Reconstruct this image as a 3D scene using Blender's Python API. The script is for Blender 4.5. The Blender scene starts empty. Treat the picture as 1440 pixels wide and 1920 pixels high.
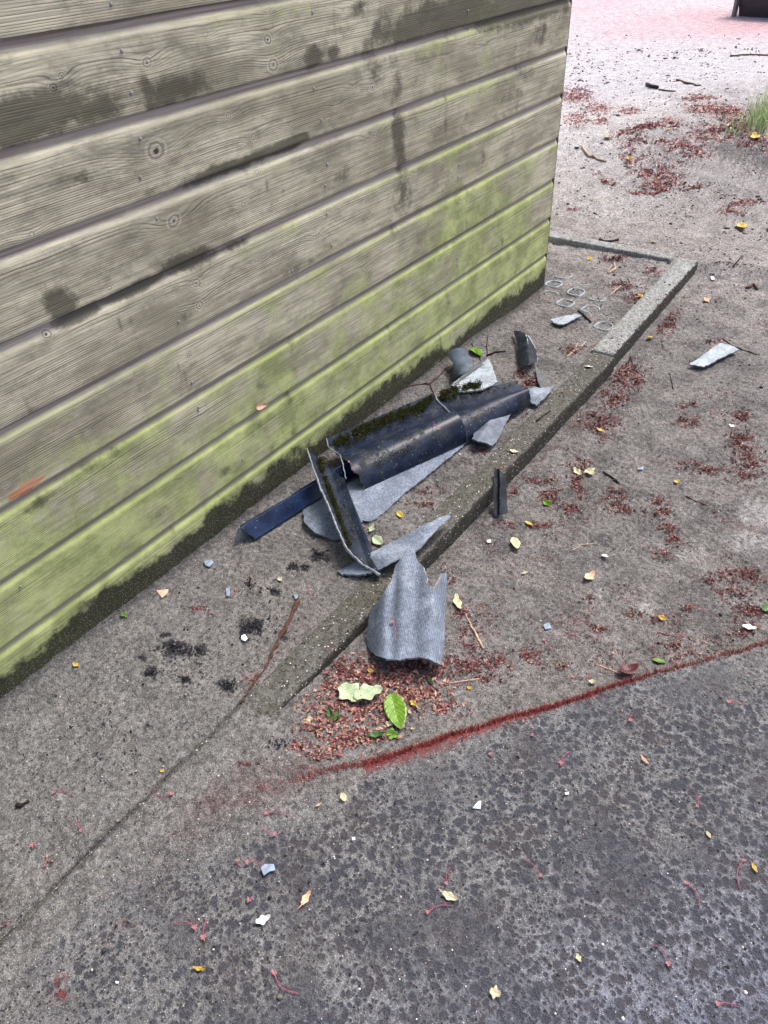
import bpy, bmesh, math, random
import numpy as np
from mathutils import Vector, Matrix
from mathutils.geometry import delaunay_2d_cdt

random.seed(7); rng = np.random.default_rng(7)
sc = bpy.context.scene
COL = sc.collection

# ------------------------------------------------------------------ camera
FPX = 1442.0
R = np.array([[0.57559077, 0.53118189, -0.62172426],
              [-0.8169386, 0.33991596, -0.46590608],
              [-0.03614687, 0.77608178, 0.62959548]])
CAMZ = 1.5
cam = bpy.data.cameras.new('camera'); camo = bpy.data.objects.new('camera', cam); COL.objects.link(camo)
cam.sensor_fit = 'HORIZONTAL'; cam.sensor_width = 36; cam.lens = 36 * FPX / 1440
cam.clip_start = 0.05; cam.clip_end = 500
camo.matrix_world = Matrix([[*R[0], 0], [*R[1], 0], [*R[2], CAMZ], [0, 0, 0, 1]])
sc.camera = camo
# ------------------------------------------------------------------ sky, sun, exposure
SUN_EL, SUN_AZ = math.radians(60), math.radians(-14)   # azimuth measured from +X towards +Y
w = bpy.data.worlds.new('World'); sc.world = w; w.use_nodes = True
nt = w.node_tree; nt.nodes.clear()
sky = nt.nodes.new('ShaderNodeTexSky'); sky.sky_type = 'NISHITA'; sky.sun_disc = False
sky.sun_elevation = SUN_EL; sky.sun_rotation = math.pi / 2 - SUN_AZ
sky.air_density = 1.0; sky.dust_density = 6.0; sky.ozone_density = 1.0
bgn = nt.nodes.new('ShaderNodeBackground'); bgn.inputs[1].default_value = 0.15
won = nt.nodes.new('ShaderNodeOutputWorld')
nt.links.new(sky.outputs[0], bgn.inputs[0]); nt.links.new(bgn.outputs[0], won.inputs[0])
sl = bpy.data.lights.new('sun', 'SUN'); sl.energy = 1.5; sl.angle = math.radians(16); sl.color = (1, .965, .93)
so = bpy.data.objects.new('sun', sl); COL.objects.link(so)
sd = Vector((math.cos(SUN_EL) * math.cos(SUN_AZ), math.cos(SUN_EL) * math.sin(SUN_AZ), math.sin(SUN_EL)))
so.rotation_euler = sd.to_track_quat('Z', 'Y').to_euler(); so.location = (0, 0, 8)
sc.view_settings.view_transform = 'Standard'; sc.view_settings.look = 'None'
sc.view_settings.gamma = 1; sc.view_settings.use_curve_mapping = False
sc.view_settings.exposure = 0.95

# ------------------------------------------------------------------ helpers
def at(px, py, z=0.0):
    r = R @ np.array([px - 720.0, 960.0 - py, -FPX]); t = (z - CAMZ) / r[2]
    return np.array([r[0] * t, r[1] * t, z])
YW = 1.474           # shed front plane
def wallpt(px, py):
    r = R @ np.array([px - 720.0, 960.0 - py, -FPX]); t = YW / r[1]
    return r[0] * t, CAMZ + r[2] * t
def sstep(a, b, x):
    t = np.clip((x - a) / (b - a), 0, 1); return t * t * (3 - 2 * t)
def srgb(r, g, b):
    f = lambda c: ((c / 255 + .055) / 1.055) ** 2.4 if c > 10 else c / 255 / 12.92
    return (f(r), f(g), f(b))
_perm = np.random.default_rng(3).permutation(4096)
_g = np.random.default_rng(4).uniform(0, 2 * np.pi, 4096)
def _h(i, j, s=0): return _perm[(_perm[(i + s * 57) & 4095] + j) & 4095]
def perlin(x, y, s=0):
    x = np.asarray(x, float); y = np.asarray(y, float)
    i = np.floor(x).astype(int); j = np.floor(y).astype(int); fx = x - i; fy = y - j
    def gd(a, b, dx, dy):
        t = _g[_h(a, b, s)]; return np.cos(t) * dx + np.sin(t) * dy
    u = fx * fx * fx * (fx * (fx * 6 - 15) + 10); v = fy * fy * fy * (fy * (fy * 6 - 15) + 10)
    a = gd(i, j, fx, fy); b = gd(i + 1, j, fx - 1, fy); c = gd(i, j + 1, fx, fy - 1); d = gd(i + 1, j + 1, fx - 1, fy - 1)
    return (a + (b - a) * u + (c - a) * v + (a - b - c + d) * u * v) * 1.5
def fbm(x, y, o=4, s=0):
    r = 0; a = 1; n = 0
    for k in range(o):
        r = r + a * perlin(np.asarray(x) * 2 ** k + 17.3 * k, np.asarray(y) * 2 ** k - 9.1 * k, s + k); n += a; a *= .5
    return r / n
def worley(x, y, s=0):
    x = np.asarray(x, float); y = np.asarray(y, float)
    i = np.floor(x).astype(int); j = np.floor(y).astype(int); best = np.full(x.shape, 9.0)
    for di in (-1, 0, 1):
        for dj in (-1, 0, 1):
            h = _h(i + di, j + dj, s); h2 = _perm[(h + 991) & 4095]
            d = (i + di + h / 4096 - x) ** 2 + (j + dj + h2 / 4096 - y) ** 2
            best = np.minimum(best, d)
    return np.sqrt(best)

def tag(o, label=None, cat=None, group=None, kind=None):
    if label: o['label'] = label
    if cat: o['category'] = cat
    if group: o['group'] = group
    if kind: o['kind'] = kind
    return o
def empty(name, loc, label, cat, group=None):
    o = bpy.data.objects.new(name, None); o.location = loc; COL.objects.link(o); o.empty_display_size = .1
    return tag(o, label, cat, group)
def link(name, me, mats=(), parent=None, loc=None, smooth=True):
    o = bpy.data.objects.new(name, me); COL.objects.link(o)
    for m in mats: me.materials.append(m)
    if parent is not None:
        o.parent = parent
        o.location = Vector(loc or (0, 0, 0)) - Vector(parent.location) if parent.parent is None else Vector(loc or (0, 0, 0))
    elif loc is not None: o.location = loc
    if smooth and len(me.polygons): me.polygons.foreach_set('use_smooth', [True] * len(me.polygons))
    return o
def mesh_np(name, V, F):
    me = bpy.data.meshes.new(name); V = np.asarray(V, np.float32); F = np.asarray(F, np.int32)
    me.vertices.add(len(V)); me.vertices.foreach_set('co', V.ravel())
    k = F.shape[1]; me.loops.add(F.size); me.loops.foreach_set('vertex_index', F.ravel())
    me.polygons.add(len(F)); me.polygons.foreach_set('loop_start', np.arange(len(F), dtype=np.int32) * k)
    try: me.polygons.foreach_set('loop_total', np.full(len(F), k, np.int32))
    except Exception: pass
    me.update(calc_edges=True); me.validate(); return me
def gridfaces(n, m):
    i, j = np.meshgrid(np.arange(n - 1), np.arange(m - 1), indexing='ij'); a = (i * m + j).ravel()
    return np.stack([a, a + m, a + m + 1, a + 1], 1)
def fattr(me, name, vals):
    a = me.attributes.new(name, 'FLOAT', 'POINT'); a.data.foreach_set('value', np.asarray(vals, np.float32).ravel())
def cattr(me, name, rgb):
    a = me.attributes.new(name, 'FLOAT_COLOR', 'POINT'); c = np.ones((len(rgb), 4), np.float32); c[:, :3] = rgb
    a.data.foreach_set('color', c.ravel())
def recentre(o):
    """put the origin of a world-space mesh object at its base centre"""
    me = o.data; n = len(me.vertices); v = np.empty(n * 3, np.float32); me.vertices.foreach_get('co', v); v = v.reshape(-1, 3)
    c = np.array([(v[:, 0].min() + v[:, 0].max()) / 2, (v[:, 1].min() + v[:, 1].max()) / 2, v[:, 2].min()])
    me.vertices.foreach_set('co', (v - c).ravel().astype(np.float32)); me.update(); o.location = Vector(o.location) + Vector(c.tolist())
    return o

# ------------------------------------------------------------------ node helpers
class N:
    def __init__(s, name, rough=.8, spec=.3):
        s.m = bpy.data.materials.new(name); s.m.use_nodes = True; s.t = s.m.node_tree
        s.b = s.t.nodes['Principled BSDF']; s.b.inputs['Roughness'].default_value = rough
        s.b.inputs['Specular IOR Level'].default_value = spec
    def n(s, typ, **kw):
        nd = s.t.nodes.new(typ)
        for k, v in kw.items(): setattr(nd, k, v)
        return nd
    def put(s, sock, v):
        if isinstance(v, bpy.types.NodeSocket): s.t.links.new(v, sock)
        elif v is not None:
            if isinstance(v, tuple) and len(v) == 3 and sock.type == 'RGBA': v = (*v, 1)
            sock.default_value = v
    def attr(s, name, col=False):
        a = s.n('ShaderNodeAttribute', attribute_name=name); return a.outputs['Color' if col else 'Fac']
    def pos(s): return s.n('ShaderNodeNewGeometry').outputs['Position']
    def obj(s): return s.n('ShaderNodeTexCoord').outputs['Object']
    def uv(s): return s.n('ShaderNodeTexCoord').outputs['UV']
    def scale(s, v, sc_, loc=(0, 0, 0), rot=(0, 0, 0)):
        m = s.n('ShaderNodeMapping'); s.put(m.inputs['Vector'], v); m.inputs['Scale'].default_value = sc_
        m.inputs['Location'].default_value = loc; m.inputs['Rotation'].default_value = rot; return m.outputs[0]
    def noise(s, v, scale, det=3, rough=.55, dist=0, dim='3D', col=False):
        a = s.n('ShaderNodeTexNoise', noise_dimensions=dim)
        s.put(a.inputs['Vector'], v) if dim != '1D' else s.put(a.inputs['W'], v)
        a.inputs['Scale'].default_value = scale
        a.inputs['Detail'].default_value = det; a.inputs['Roughness'].default_value = rough; a.inputs['Distortion'].default_value = dist
        return a.outputs['Color' if col else 'Fac']
    def vor(s, v, scale, feature='F1', out='Distance', rand=1):
        a = s.n('ShaderNodeTexVoronoi', feature=feature); s.put(a.inputs['Vector'], v); a.inputs['Scale'].default_value = scale
        a.inputs['Randomness'].default_value = rand
        return a.outputs[out]
    def math(s, op, a, b=None, c=None, clamp=False):
        m = s.n('ShaderNodeMath', operation=op, use_clamp=clamp); s.put(m.inputs[0], a); s.put(m.inputs[1], b)
        if c is not None: s.put(m.inputs[2], c)
        return m.outputs[0]
    def rng(s, v, a, b, c=0., d=1., smooth=True):
        m = s.n('ShaderNodeMapRange', interpolation_type='SMOOTHSTEP' if smooth else 'LINEAR'); s.put(m.inputs[0], v)
        for i, x in enumerate((a, b, c, d)): s.put(m.inputs[i + 1], x)
        return m.outputs[0]
    def mix(s, f, a, b, mode='MIX'):
        m = s.n('ShaderNodeMix', data_type='RGBA', blend_type=mode); s.put(m.inputs[0], f); s.put(m.inputs[6], a); s.put(m.inputs[7], b)
        return m.outputs[2]
    def bump(s, h, dist=.002, strength=1, normal=None):
        b = s.n('ShaderNodeBump'); s.put(b.inputs['Height'], h); b.inputs['Distance'].default_value = dist
        b.inputs['Strength'].default_value = strength
        if normal is not None: s.put(b.inputs['Normal'], normal)
        return b.outputs[0]
    def fin(s, col=None, rough=None, normal=None):
        if col is not None: s.put(s.b.inputs['Base Color'], col)
        if rough is not None: s.put(s.b.inputs['Roughness'], rough)
        if normal is not None: s.put(s.b.inputs['Normal'], normal)
        return s.m

# ------------------------------------------------------------------ materials
def mat_wood():
    m = N('weathered_board', .85, .25)
    P = m.pos(); F = m.attr('grain'); kn = m.attr('knot'); kr = m.attr('knotr'); st = m.attr('stain'); al = m.attr('algae')
    cove = m.attr('cove'); rec = m.attr('recess'); soil = m.attr('soil'); raw = m.attr('raw'); wav = m.attr('wide')
    # grain lines
    fine = m.noise(m.scale(P, (5, 5, 190)), 1, 3, .6)
    Fd = m.math('ADD', F, m.math('MULTIPLY', m.math('SUBTRACT', m.noise(m.scale(P, (16, 16, 80)), 1, 2), .5), .35))
    fr = m.math('FRACT', Fd)
    line = m.rng(fr, .45, .95, 0, 1)
    end = m.rng(fr, .985, 1.0, 1, 0)
    line = m.math('MULTIPLY', line, end)
    lstr = m.rng(m.noise(m.scale(P, (2.2, 2.2, 18)), 1, 2), .3, .62, .3, 1.0)
    wn = m.n('ShaderNodeTexWhiteNoise', noise_dimensions='1D'); m.put(wn.inputs['W'], m.math('FLOOR', Fd)); line = m.math('MULTIPLY', m.math('MULTIPLY', line, lstr), m.rng(wn.outputs['Value'], .1, .9, .25, 1, smooth=False))
    line = m.math('MULTIPLY', line, m.math('MULTIPLY', m.rng(rec, .0, 1, 1, .25), m.rng(cove, 0, .5, 1, .12)))
    blot = m.noise(m.scale(P, (3, 3, 7)), 1, 5, .65)
    base = m.mix(m.rng(blot, .33, .66), (.31, .285, .205), (.62, .58, .44))
    base = m.mix(m.rng(fine, .38, .66, 0, .5), base, (.15, .14, .115))
    base = m.mix(m.math('MULTIPLY', m.rng(m.noise(m.scale(P, (14, 14, 26)), 1, 5, .75), .46, .68), .5), base, (.15, .14, .11))
    # algae green
    an = m.noise(m.scale(P, (7, 7, 5)), 1, 6, .68)
    am = m.math('MULTIPLY', m.rng(m.math('ADD', m.math('MULTIPLY', m.math('SUBTRACT', an, .5), 1.5), al), .25, .75), .86)
    gcol = m.mix(m.rng(m.noise(m.scale(P, (10, 10, 14)), 1, 5, .7), .35, .7), (.24, .28, .105), (.54, .60, .25))
    base = m.mix(am, base, gcol)
    # cove highlight of light algae and bare pale wood
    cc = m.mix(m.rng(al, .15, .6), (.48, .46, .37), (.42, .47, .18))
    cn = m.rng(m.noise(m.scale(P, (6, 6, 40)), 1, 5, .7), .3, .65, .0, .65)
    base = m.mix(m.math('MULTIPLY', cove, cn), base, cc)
    # reddish recess
    rc = m.mix(m.rng(m.noise(m.scale(P, (1.5, 1.5, 120)), 1, 4), .3, .7), (.26, .20, .18), (.46, .40, .37))
    rc = m.mix(m.rng(al, .45, .9, 0, .4), rc, (.24, .25, .14))
    base = m.mix(m.math('MULTIPLY', rec, m.rng(m.noise(P, 11, 4), .2, .5, .55, 1)), base, rc)
    # dark lines
    base = m.mix(m.math('MULTIPLY', line, 1.0), base, m.mix(am, (.075, .06, .05), (.05, .06, .025)))
    # knots
    krd = m.math('ADD', kr, m.math('MULTIPLY', m.math('SUBTRACT', m.noise(P, 60, 3), .5), .5)); kring = m.rng(m.math('SINE', m.math('MULTIPLY', krd, 13)), -.2, .9, 0, .6)
    kc = m.mix(.35, base, (.55, .52, .44)); kc = m.mix(kring, kc, (.12, .10, .075))
    kc = m.mix(m.rng(krd, .34, .12), kc, (.05, .04, .032))
    base = m.mix(kn, base, kc)
    # dark stains
    sn = m.noise(m.scale(P, (13, 13, 16)), 1, 6, .72)
    smk = m.rng(m.math('ADD', st, m.math('MULTIPLY', m.math('SUBTRACT', sn, .5), 1.6)), .24, .72, 0, .82)
    base = m.mix(smk, base, m.mix(am, (.050, .046, .032), (.045, .052, .020)))
    # soil splash with sand grains near the ground
    son = m.noise(m.scale(P, (9, 9, 9)), 1, 6, .75)
    sm = m.rng(m.math('ADD', soil, m.math('MULTIPLY', m.math('SUBTRACT', son, .5), 1.9)), .45, .85)
    base = m.mix(m.math('MULTIPLY', sm, .95), base, (.018, .019, .012))
    gr = m.vor(P, 260)
    gm = m.math('MULTIPLY', m.rng(gr, .26, .14), m.rng(m.math('ADD', soil, m.math('MULTIPLY', m.math('SUBTRACT', m.noise(P, 60, 2), .5), 1.6)), .35, .9))
    base = m.mix(gm, base, (.38, .36, .32))
    base = m.mix(raw, base, m.mix(m.rng(m.noise(m.scale(P, (8, 8, 120)), 1, 4), .3, .7), (.36, .13, .06), (.55, .30, .19)))
    h = m.math('SUBTRACT', m.math('MULTIPLY', fine, .5), m.math('MULTIPLY', line, 1.0))
    h = m.math('ADD', h, m.math('MULTIPLY', m.noise(P, 90, 4, .7), .35))
    h = m.math('ADD', h, m.math('MULTIPLY', m.math('ADD', gm, sm), .5))
    h = m.math('SUBTRACT', h, m.math('MULTIPLY', kn, m.math('MULTIPLY', kring, .7)))
    return m.fin(base, m.rng(smk, 0, 1, .88, .7), m.bump(h, .0014, .8))
WOOD = mat_wood()

def mat_plain(name, col, rough=.8, spec=.3, var=.25, sc_=40, bump=.001, coords='obj'):
    m = N(name, rough, spec); P = m.obj() if coords == 'obj' else m.pos()
    n = m.noise(P, sc_, 5, .65)
    c = m.mix(m.rng(n, .3, .7), tuple(x * (1 - var) for x in col), tuple(min(1, x * (1 + var)) for x in col))
    return m.fin(c, None, m.bump(m.noise(P, sc_ * 3, 4, .7), bump))
POST = mat_plain('dark_post', (.05, .045, .03))
NAIL = mat_plain('nail_steel', (.25, .25, .25), .5, .5)

def mat_ground(name, mat=False):
    m = N(name, .95, .15)
    P = m.pos(); C = m.attr('tone', True); far = m.attr('brightened')
    n1 = m.noise(P, 330, 2, .7); n2 = m.noise(P, 75, 4, .7); n3 = m.noise(P, 14, 5, .65)
    g = m.vor(P, 420, out='Color')
    sep = m.n('ShaderNodeSeparateColor'); m.put(sep.inputs[0], g)
    c = m.mix(1, C, m.rng(n3, .25, .75, .78, 1.22), 'MULTIPLY')
    c = m.mix(1, c, m.rng(n2, .3, .7, .58, 1.42), 'MULTIPLY')
    c = m.mix(1, c, m.rng(n1, .3, .7, .72, 1.3), 'MULTIPLY')
    # brown tint patches
    c = m.mix(m.math('MULTIPLY', m.rng(m.noise(P, 5.5, 4, .6), .5, .7), .22), c, m.mix(1, c, (1.10, .97, .86), 'MULTIPLY'))
    # dark and pale grains
    dg = m.math('MULTIPLY', m.rng(sep.outputs[0], .88, .95), m.rng(far, 0, 1, .55, .4))
    c = m.mix(dg, c, (.022, .02, .02))
    lg = m.math('MULTIPLY', m.rng(sep.outputs[1], .93, .97), m.rng(m.vor(P, 420), .5, .25))
    c = m.mix(lg, c, (.52, .50, .47))
    spr = m.rng(m.math('ADD', m.vor(P, 70), m.math('MULTIPLY', m.noise(P, 160, 2), .25)), .36, .26)
    spr = m.math('MULTIPLY', spr, m.rng(m.noise(P, 11, 3), .42, .58))  # shade of small sand pits painted as dark spots
    fs = m.math('MULTIPLY', m.rng(m.vor(m.scale(P, (1, 1, 1), (3, 1, 0)), 26), .16, .09), far); spr = m.math('MAXIMUM', spr, fs)
    c = m.mix(m.math('MULTIPLY', spr, .75), c, (.035, .03, .032))
    if mat:
        wet = m.attr('wet')
        PD = m.n('ShaderNodeVectorMath', operation='ADD'); m.put(PD.inputs[0], P)
        nd = m.n('ShaderNodeVectorMath', operation='SCALE'); m.put(nd.inputs[0], m.noise(P, 45, 3, .6, col=True)); nd.inputs['Scale'].default_value = .010
        m.put(PD.inputs[1], nd.outputs[0]); Q = PD.outputs[0]
        msk = m.noise(P, 7, 5, .68)
        th = m.rng(m.math('ADD', msk, m.math('MULTIPLY', m.math('SUBTRACT', wet, .5), .42)), .34, .68, .02, .44, smooth=False)
        a = m.vor(Q, 46, rand=.9); b = m.vor(m.scale(Q, (1, 1, 1), (3.1, 7.7, 0)), 95)
        sp = m.math('MAXIMUM', m.rng(m.math('SUBTRACT', a, th), .17, -.12), m.rng(m.math('SUBTRACT', b, m.math('MULTIPLY', th, .85)), .16, -.10))
        tint = m.mix(m.rng(m.noise(P, 9, 4), .42, .66), (.037, .040, .054), (.050, .042, .046))
        broad = m.rng(m.noise(m.scale(P, (1, 1, 1), (9, 4, 0)), 5, 5, .62), .44, .62, 0, .72); sp = m.math('MAXIMUM', sp, m.math('MULTIPLY', broad, m.rng(wet, .3, .8)))
        tint = m.mix(m.rng(n1, .3, .7, 0, .6), tint, (.07, .074, .09))
        sp = m.math('MULTIPLY', sp, m.rng(wet, .02, .3, .25, .9))
        c = m.mix(sp, c, tint)
        red = m.attr('red'); rn = m.noise(P, 120, 3, .7)
        rm = m.rng(m.math('ADD', red, m.math('MULTIPLY', m.math('SUBTRACT', rn, .5), 1.0)), .35, .75, 0, .85)
        c = m.mix(rm, c, m.mix(m.rng(n1, .3, .7), (.10, .018, .018), (.24, .05, .045)))
        h0 = m.math('MULTIPLY', sp, -.45)
    else: h0 = 0.0
    h = m.math('ADD', m.math('ADD', m.math('MULTIPLY', n1, .7), m.math('MULTIPLY', n2, 1.6)), h0)
    return m.fin(c, None, m.bump(h, .0065, 1.0))
SAND = mat_ground('sand'); MATM = mat_ground('sanded_mat', True)

def mat_concrete(name, col, lime):
    m = N(name, .9, .25); P = m.pos()
    n1 = m.noise(P, 60, 5, .7); n2 = m.noise(P, 300, 2, .7); n3 = m.noise(P, 8, 4, .6)
    c = m.mix(m.rng(n1, .3, .7), tuple(x * .6 for x in col), tuple(x * 1.45 for x in col))
    c = m.mix(1, c, m.rng(n2, .3, .7, .6, 1.4), 'MULTIPLY')
    c = m.mix(m.rng(n3, .45, .7, 0, .5), c, tuple(x * y for x, y in zip(col, (.75, .8, .6))))
    v = m.vor(P, 210, out='Color'); sp = m.n('ShaderNodeSeparateColor'); m.put(sp.inputs[0], v)
    c = m.mix(m.math('MULTIPLY', m.rng(sp.outputs[0], .95, .96), m.rng(m.vor(P, 210), .5, .35)), c, (.55, .54, .5))
    c = m.mix(m.math('MULTIPLY', m.rng(sp.outputs[1], .78, .86), .8), c, tuple(x * .3 for x in col))
    c = m.mix(m.math('MULTIPLY', m.rng(m.noise(P, 6, 5, .7), .52, .68), lime), c, (.36, .37, .38))
    h = m.math('ADD', n1, m.math('ADD', m.math('MULTIPLY', n2, .5), m.rng(m.vor(P, 110), .1, .35)))
    return m.fin(c, None, m.bump(h, .003, .9))
CON_NEAR = mat_concrete('old_concrete', (.084, .082, .074), .09)
CON_FAR = mat_concrete('pale_concrete', (.21, .215, .215), .55)

SIDE_SHADE = mat_concrete('side_shade_concrete', (.045, .042, .036), .02)  # darkened concrete that paints shade onto the kerb side faces
def mat_glaze(name, col=(.006, .010, .023), dust=.08, moss=.4, rough=.33, spec=.2):
    m = N(name, rough, spec); P = m.pos()
    n1 = m.noise(P, 24, 5, .7); n2 = m.noise(P, 140, 4, .7)
    c = m.mix(m.rng(n1, .35, .7), col, tuple(x * 2.2 + .004 for x in col))
    dm = m.math('MULTIPLY', m.rng(m.math('ADD', m.math('MULTIPLY', n2, .6), m.math('MULTIPLY', n1, .4)), .5, .64), dust)
    c = m.mix(dm, c, (.12, .125, .13))
    mm = m.math('MULTIPLY', m.rng(m.noise(P, 17, 6, .75), .54, .66), moss)
    c = m.mix(mm, c, m.mix(m.rng(n2, .3, .7), (.018, .018, .006), (.065, .075, .018)))
    gv = m.vor(P, 240, out='Color'); sp = m.n('ShaderNodeSeparateColor'); m.put(sp.inputs[0], gv)
    gm = m.math('MULTIPLY', m.rng(sp.outputs[0], .95, .965), m.rng(m.vor(P, 240), .34, .22))
    c = m.mix(gm, c, (.35, .34, .32))
    r = m.rng(m.math('ADD', m.math('ADD', dm, mm), gm), 0, .5, rough, .8)
    h = m.math('ADD', m.math('MULTIPLY', n2, .5), m.math('ADD', m.math('MULTIPLY', mm, 2.), m.math('MULTIPLY', gm, .8)))
    h = m.math('SUBTRACT', h, m.rng(m.vor(P, 170), .22, .05, 0, .5))
    return m.fin(c, r, m.bump(h, .0008, .6))
GLAZE = mat_glaze('glazed_tile')
GLAZE_BLUE = mat_glaze('glazed_tile_clean', (.005, .012, .036), .03, .0, .3)
def mat_fibre(name, col, lime=.5, pitch=4.4):
    m = N(name, .85, .3); P = m.pos(); U = m.uv()
    su = m.n('ShaderNodeSeparateXYZ'); m.put(su.inputs[0], U)
    d = m.math('MULTIPLY', m.math('SUBTRACT', m.noise(P, 30, 3), .5), 2.0)
    rb = m.math('SINE', m.math('ADD', m.math('MULTIPLY', su.outputs[1], 2 * math.pi * 1000 / pitch), d))
    rs = m.math('SINE', m.math('MULTIPLY', su.outputs[0], 2 * math.pi * 1000 / 4.2))
    n1 = m.noise(P, 14, 5, .7); n2 = m.noise(P, 160, 4, .7)
    c = m.mix(m.rng(n1, .3, .7), tuple(x * .68 for x in col), tuple(x * 1.22 for x in col))
    c = m.mix(m.rng(rb, .2, 1, 0, .42), c, tuple(x * .3 for x in col))
    c = m.mix(1, c, m.rng(n2, .3, .7, .65, 1.35), 'MULTIPLY')
    c = m.mix(m.math('MULTIPLY', m.rng(m.noise(P, 10, 6, .7), .5, .7), lime * .6), c, (.42, .47, .54))
    c = m.mix(m.math('MULTIPLY', m.rng(m.noise(m.scale(P, (1, 1, 1), (4, 2, 1)), 9, 5, .7), .54, .7), .4), c, tuple(x * .35 for x in col))
    h = m.math('ADD', m.math('MULTIPLY', rb, -.4), m.math('ADD', m.math('MULTIPLY', rs, .12), m.math('MULTIPLY', n2, .5)))
    return m.fin(c, None, m.bump(h, .0009, .8))
FIBRE = mat_fibre('fibre_cement_grey', (.17, .205, .265), .8)
FIBRE_DK = mat_fibre('fibre_cement_dull', (.12, .13, .135), .2)
FIBRE_PALE = mat_fibre('fibre_cement_pale', (.34, .39, .44), .6)
EDGE = mat_plain('broken_cement_edge', (.22, .24, .26), .9, .2, .35, 90)
def mat_vcol(name, rough=.8, spec=.25, sss=0):
    m = N(name, rough, spec); P = m.pos(); c = m.attr('tint', True)
    c = m.mix(1, c, m.rng(m.noise(P, 260, 3, .7), .25, .75, .65, 1.35), 'MULTIPLY')
    return m.fin(c, None, m.bump(m.noise(P, 400, 2), .0006))
PETAL = mat_vcol('dry_petal'); MOSS = mat_vcol('moss', .95, .1); FIBRES = mat_vcol('turf_fibre', .8); BLADE = mat_vcol('grass_blade', .6)
def mat_leaf(name, col, col2, rough=.4, blot=.3):
    m = N(name, rough, .4); U = m.uv(); P = m.pos()
    s = m.n('ShaderNodeSeparateXYZ'); m.put(s.inputs[0], U)
    mid = m.rng(m.math('ABSOLUTE', m.math('SUBTRACT', s.outputs[1], .5)), .035, .012)
    ve = m.math('SINE', m.math('MULTIPLY', m.math('SUBTRACT', s.outputs[0], m.math('MULTIPLY', m.math('ABSOLUTE', m.math('SUBTRACT', s.outputs[1], .5)), .7)), 48))
    c = m.mix(m.rng(m.noise(P, 70, 4, .7), .35, .65), col, col2)
    c = m.mix(m.math('MULTIPLY', m.math('MAXIMUM', mid, m.rng(ve, .8, 1)), .35), c, tuple(min(1, x * 1.6 + .05) for x in col))
    c = m.mix(m.math('MULTIPLY', m.rng(m.noise(P, 45, 5, .75), .56, .66), blot), c, (.06, .045, .02))
    return m.fin(c, None, m.bump(m.math('ADD', m.math('MULTIPLY', ve, .3), m.math('MULTIPLY', mid, -1)), .0008))
LEAF_G = mat_leaf('green_leaf', (.07, .16, .012), (.15, .28, .03), .3)
LEAF_DG = mat_leaf('dark_green_leaf', (.025, .07, .015), (.06, .14, .03), .25)
LEAF_P = mat_leaf('pale_green_leaf', (.30, .38, .22), (.40, .48, .32), .6, .1)
LEAF_Y = mat_leaf('yellow_leaf', (.42, .28, .03), (.56, .42, .09), .5, .25)
LEAF_C = mat_leaf('cream_leaf', (.42, .40, .24), (.58, .55, .38), .5, .12)
LEAF_W = mat_leaf('white_petal', (.66, .68, .66), (.8, .8, .78), .5, .05)
LEAF_B = mat_leaf('tan_leaf', (.55, .34, .22), (.66, .46, .30), .6, .25)
LEAF_R = mat_leaf('maroon_leaf', (.05, .008, .012), (.10, .02, .02), .35, .2)
STALK = mat_plain('pink_stalk', (.30, .07, .12), .6, .3, .35, 200)
CALYX = mat_plain('pink_calyx', (.34, .15, .16), .7, .3, .4, 200)
TWIG = mat_plain('twig_bark', (.10, .06, .045), .9, .2, .5, 120)
TWIG_P = mat_plain('pale_twig', (.40, .30, .22), .9, .2, .3, 120)
TWIG_D = mat_plain('dark_twig', (.025, .02, .018), .9, .2, .4, 120)
TWIG_R = mat_plain('red_bark', (.075, .038, .028), .9, .2, .5, 160)
CHIP_B = mat_plain('blue_grey_chip', (.22, .28, .36), .7, .3, .3, 60)
CHIP_W = mat_plain('white_chip', (.72, .76, .76), .6, .3, .12, 60)
CHIP_O = mat_plain('tan_chip', (.62, .38, .27), .7, .3, .2, 60)
RIM = mat_plain('grid_rim_plastic', (.25, .31, .33), .55, .4, .35, 70)
STEEL = mat_plain('brown_steel', (.055, .04, .045), .5, .4, .2, 6)

# ------------------------------------------------------------------ terrain heights
KY0, KY1 = .893, .985     # kerb side faces
KXJ, KXE = 2.80, 3.952    # kerb joint and far end
EA = np.array([.70, .674]); ED = np.array([.885, -.671]); ED = ED / np.linalg.norm(ED); EN = np.array([-ED[1], ED[0]])  # EN points away from the mat
def edge_s(x, y):   # >0 on the mat side
    t = (x - EA[0]) * ED[0] + (y - EA[1]) * ED[1]
    wob = .008 * perlin(t * 3.1, t * 0 + 2.2) + .003 * perlin(t * 14, t * 0 + 5.2) + .012 * (t / .8) ** 2 * 0
    return -((x - EA[0]) * EN[0] + (y - EA[1]) * EN[1]) + wob, t
def mat_h(x, y):
    x = np.asarray(x, float); y = np.asarray(y, float)
    r = .002 + .005 * fbm(x * 3, y * 3, 3, 21) + .0022 * fbm(x * 32, y * 32, 3, 5) + .0010 * perlin(x * 110, y * 110, 9)
    return r
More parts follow.
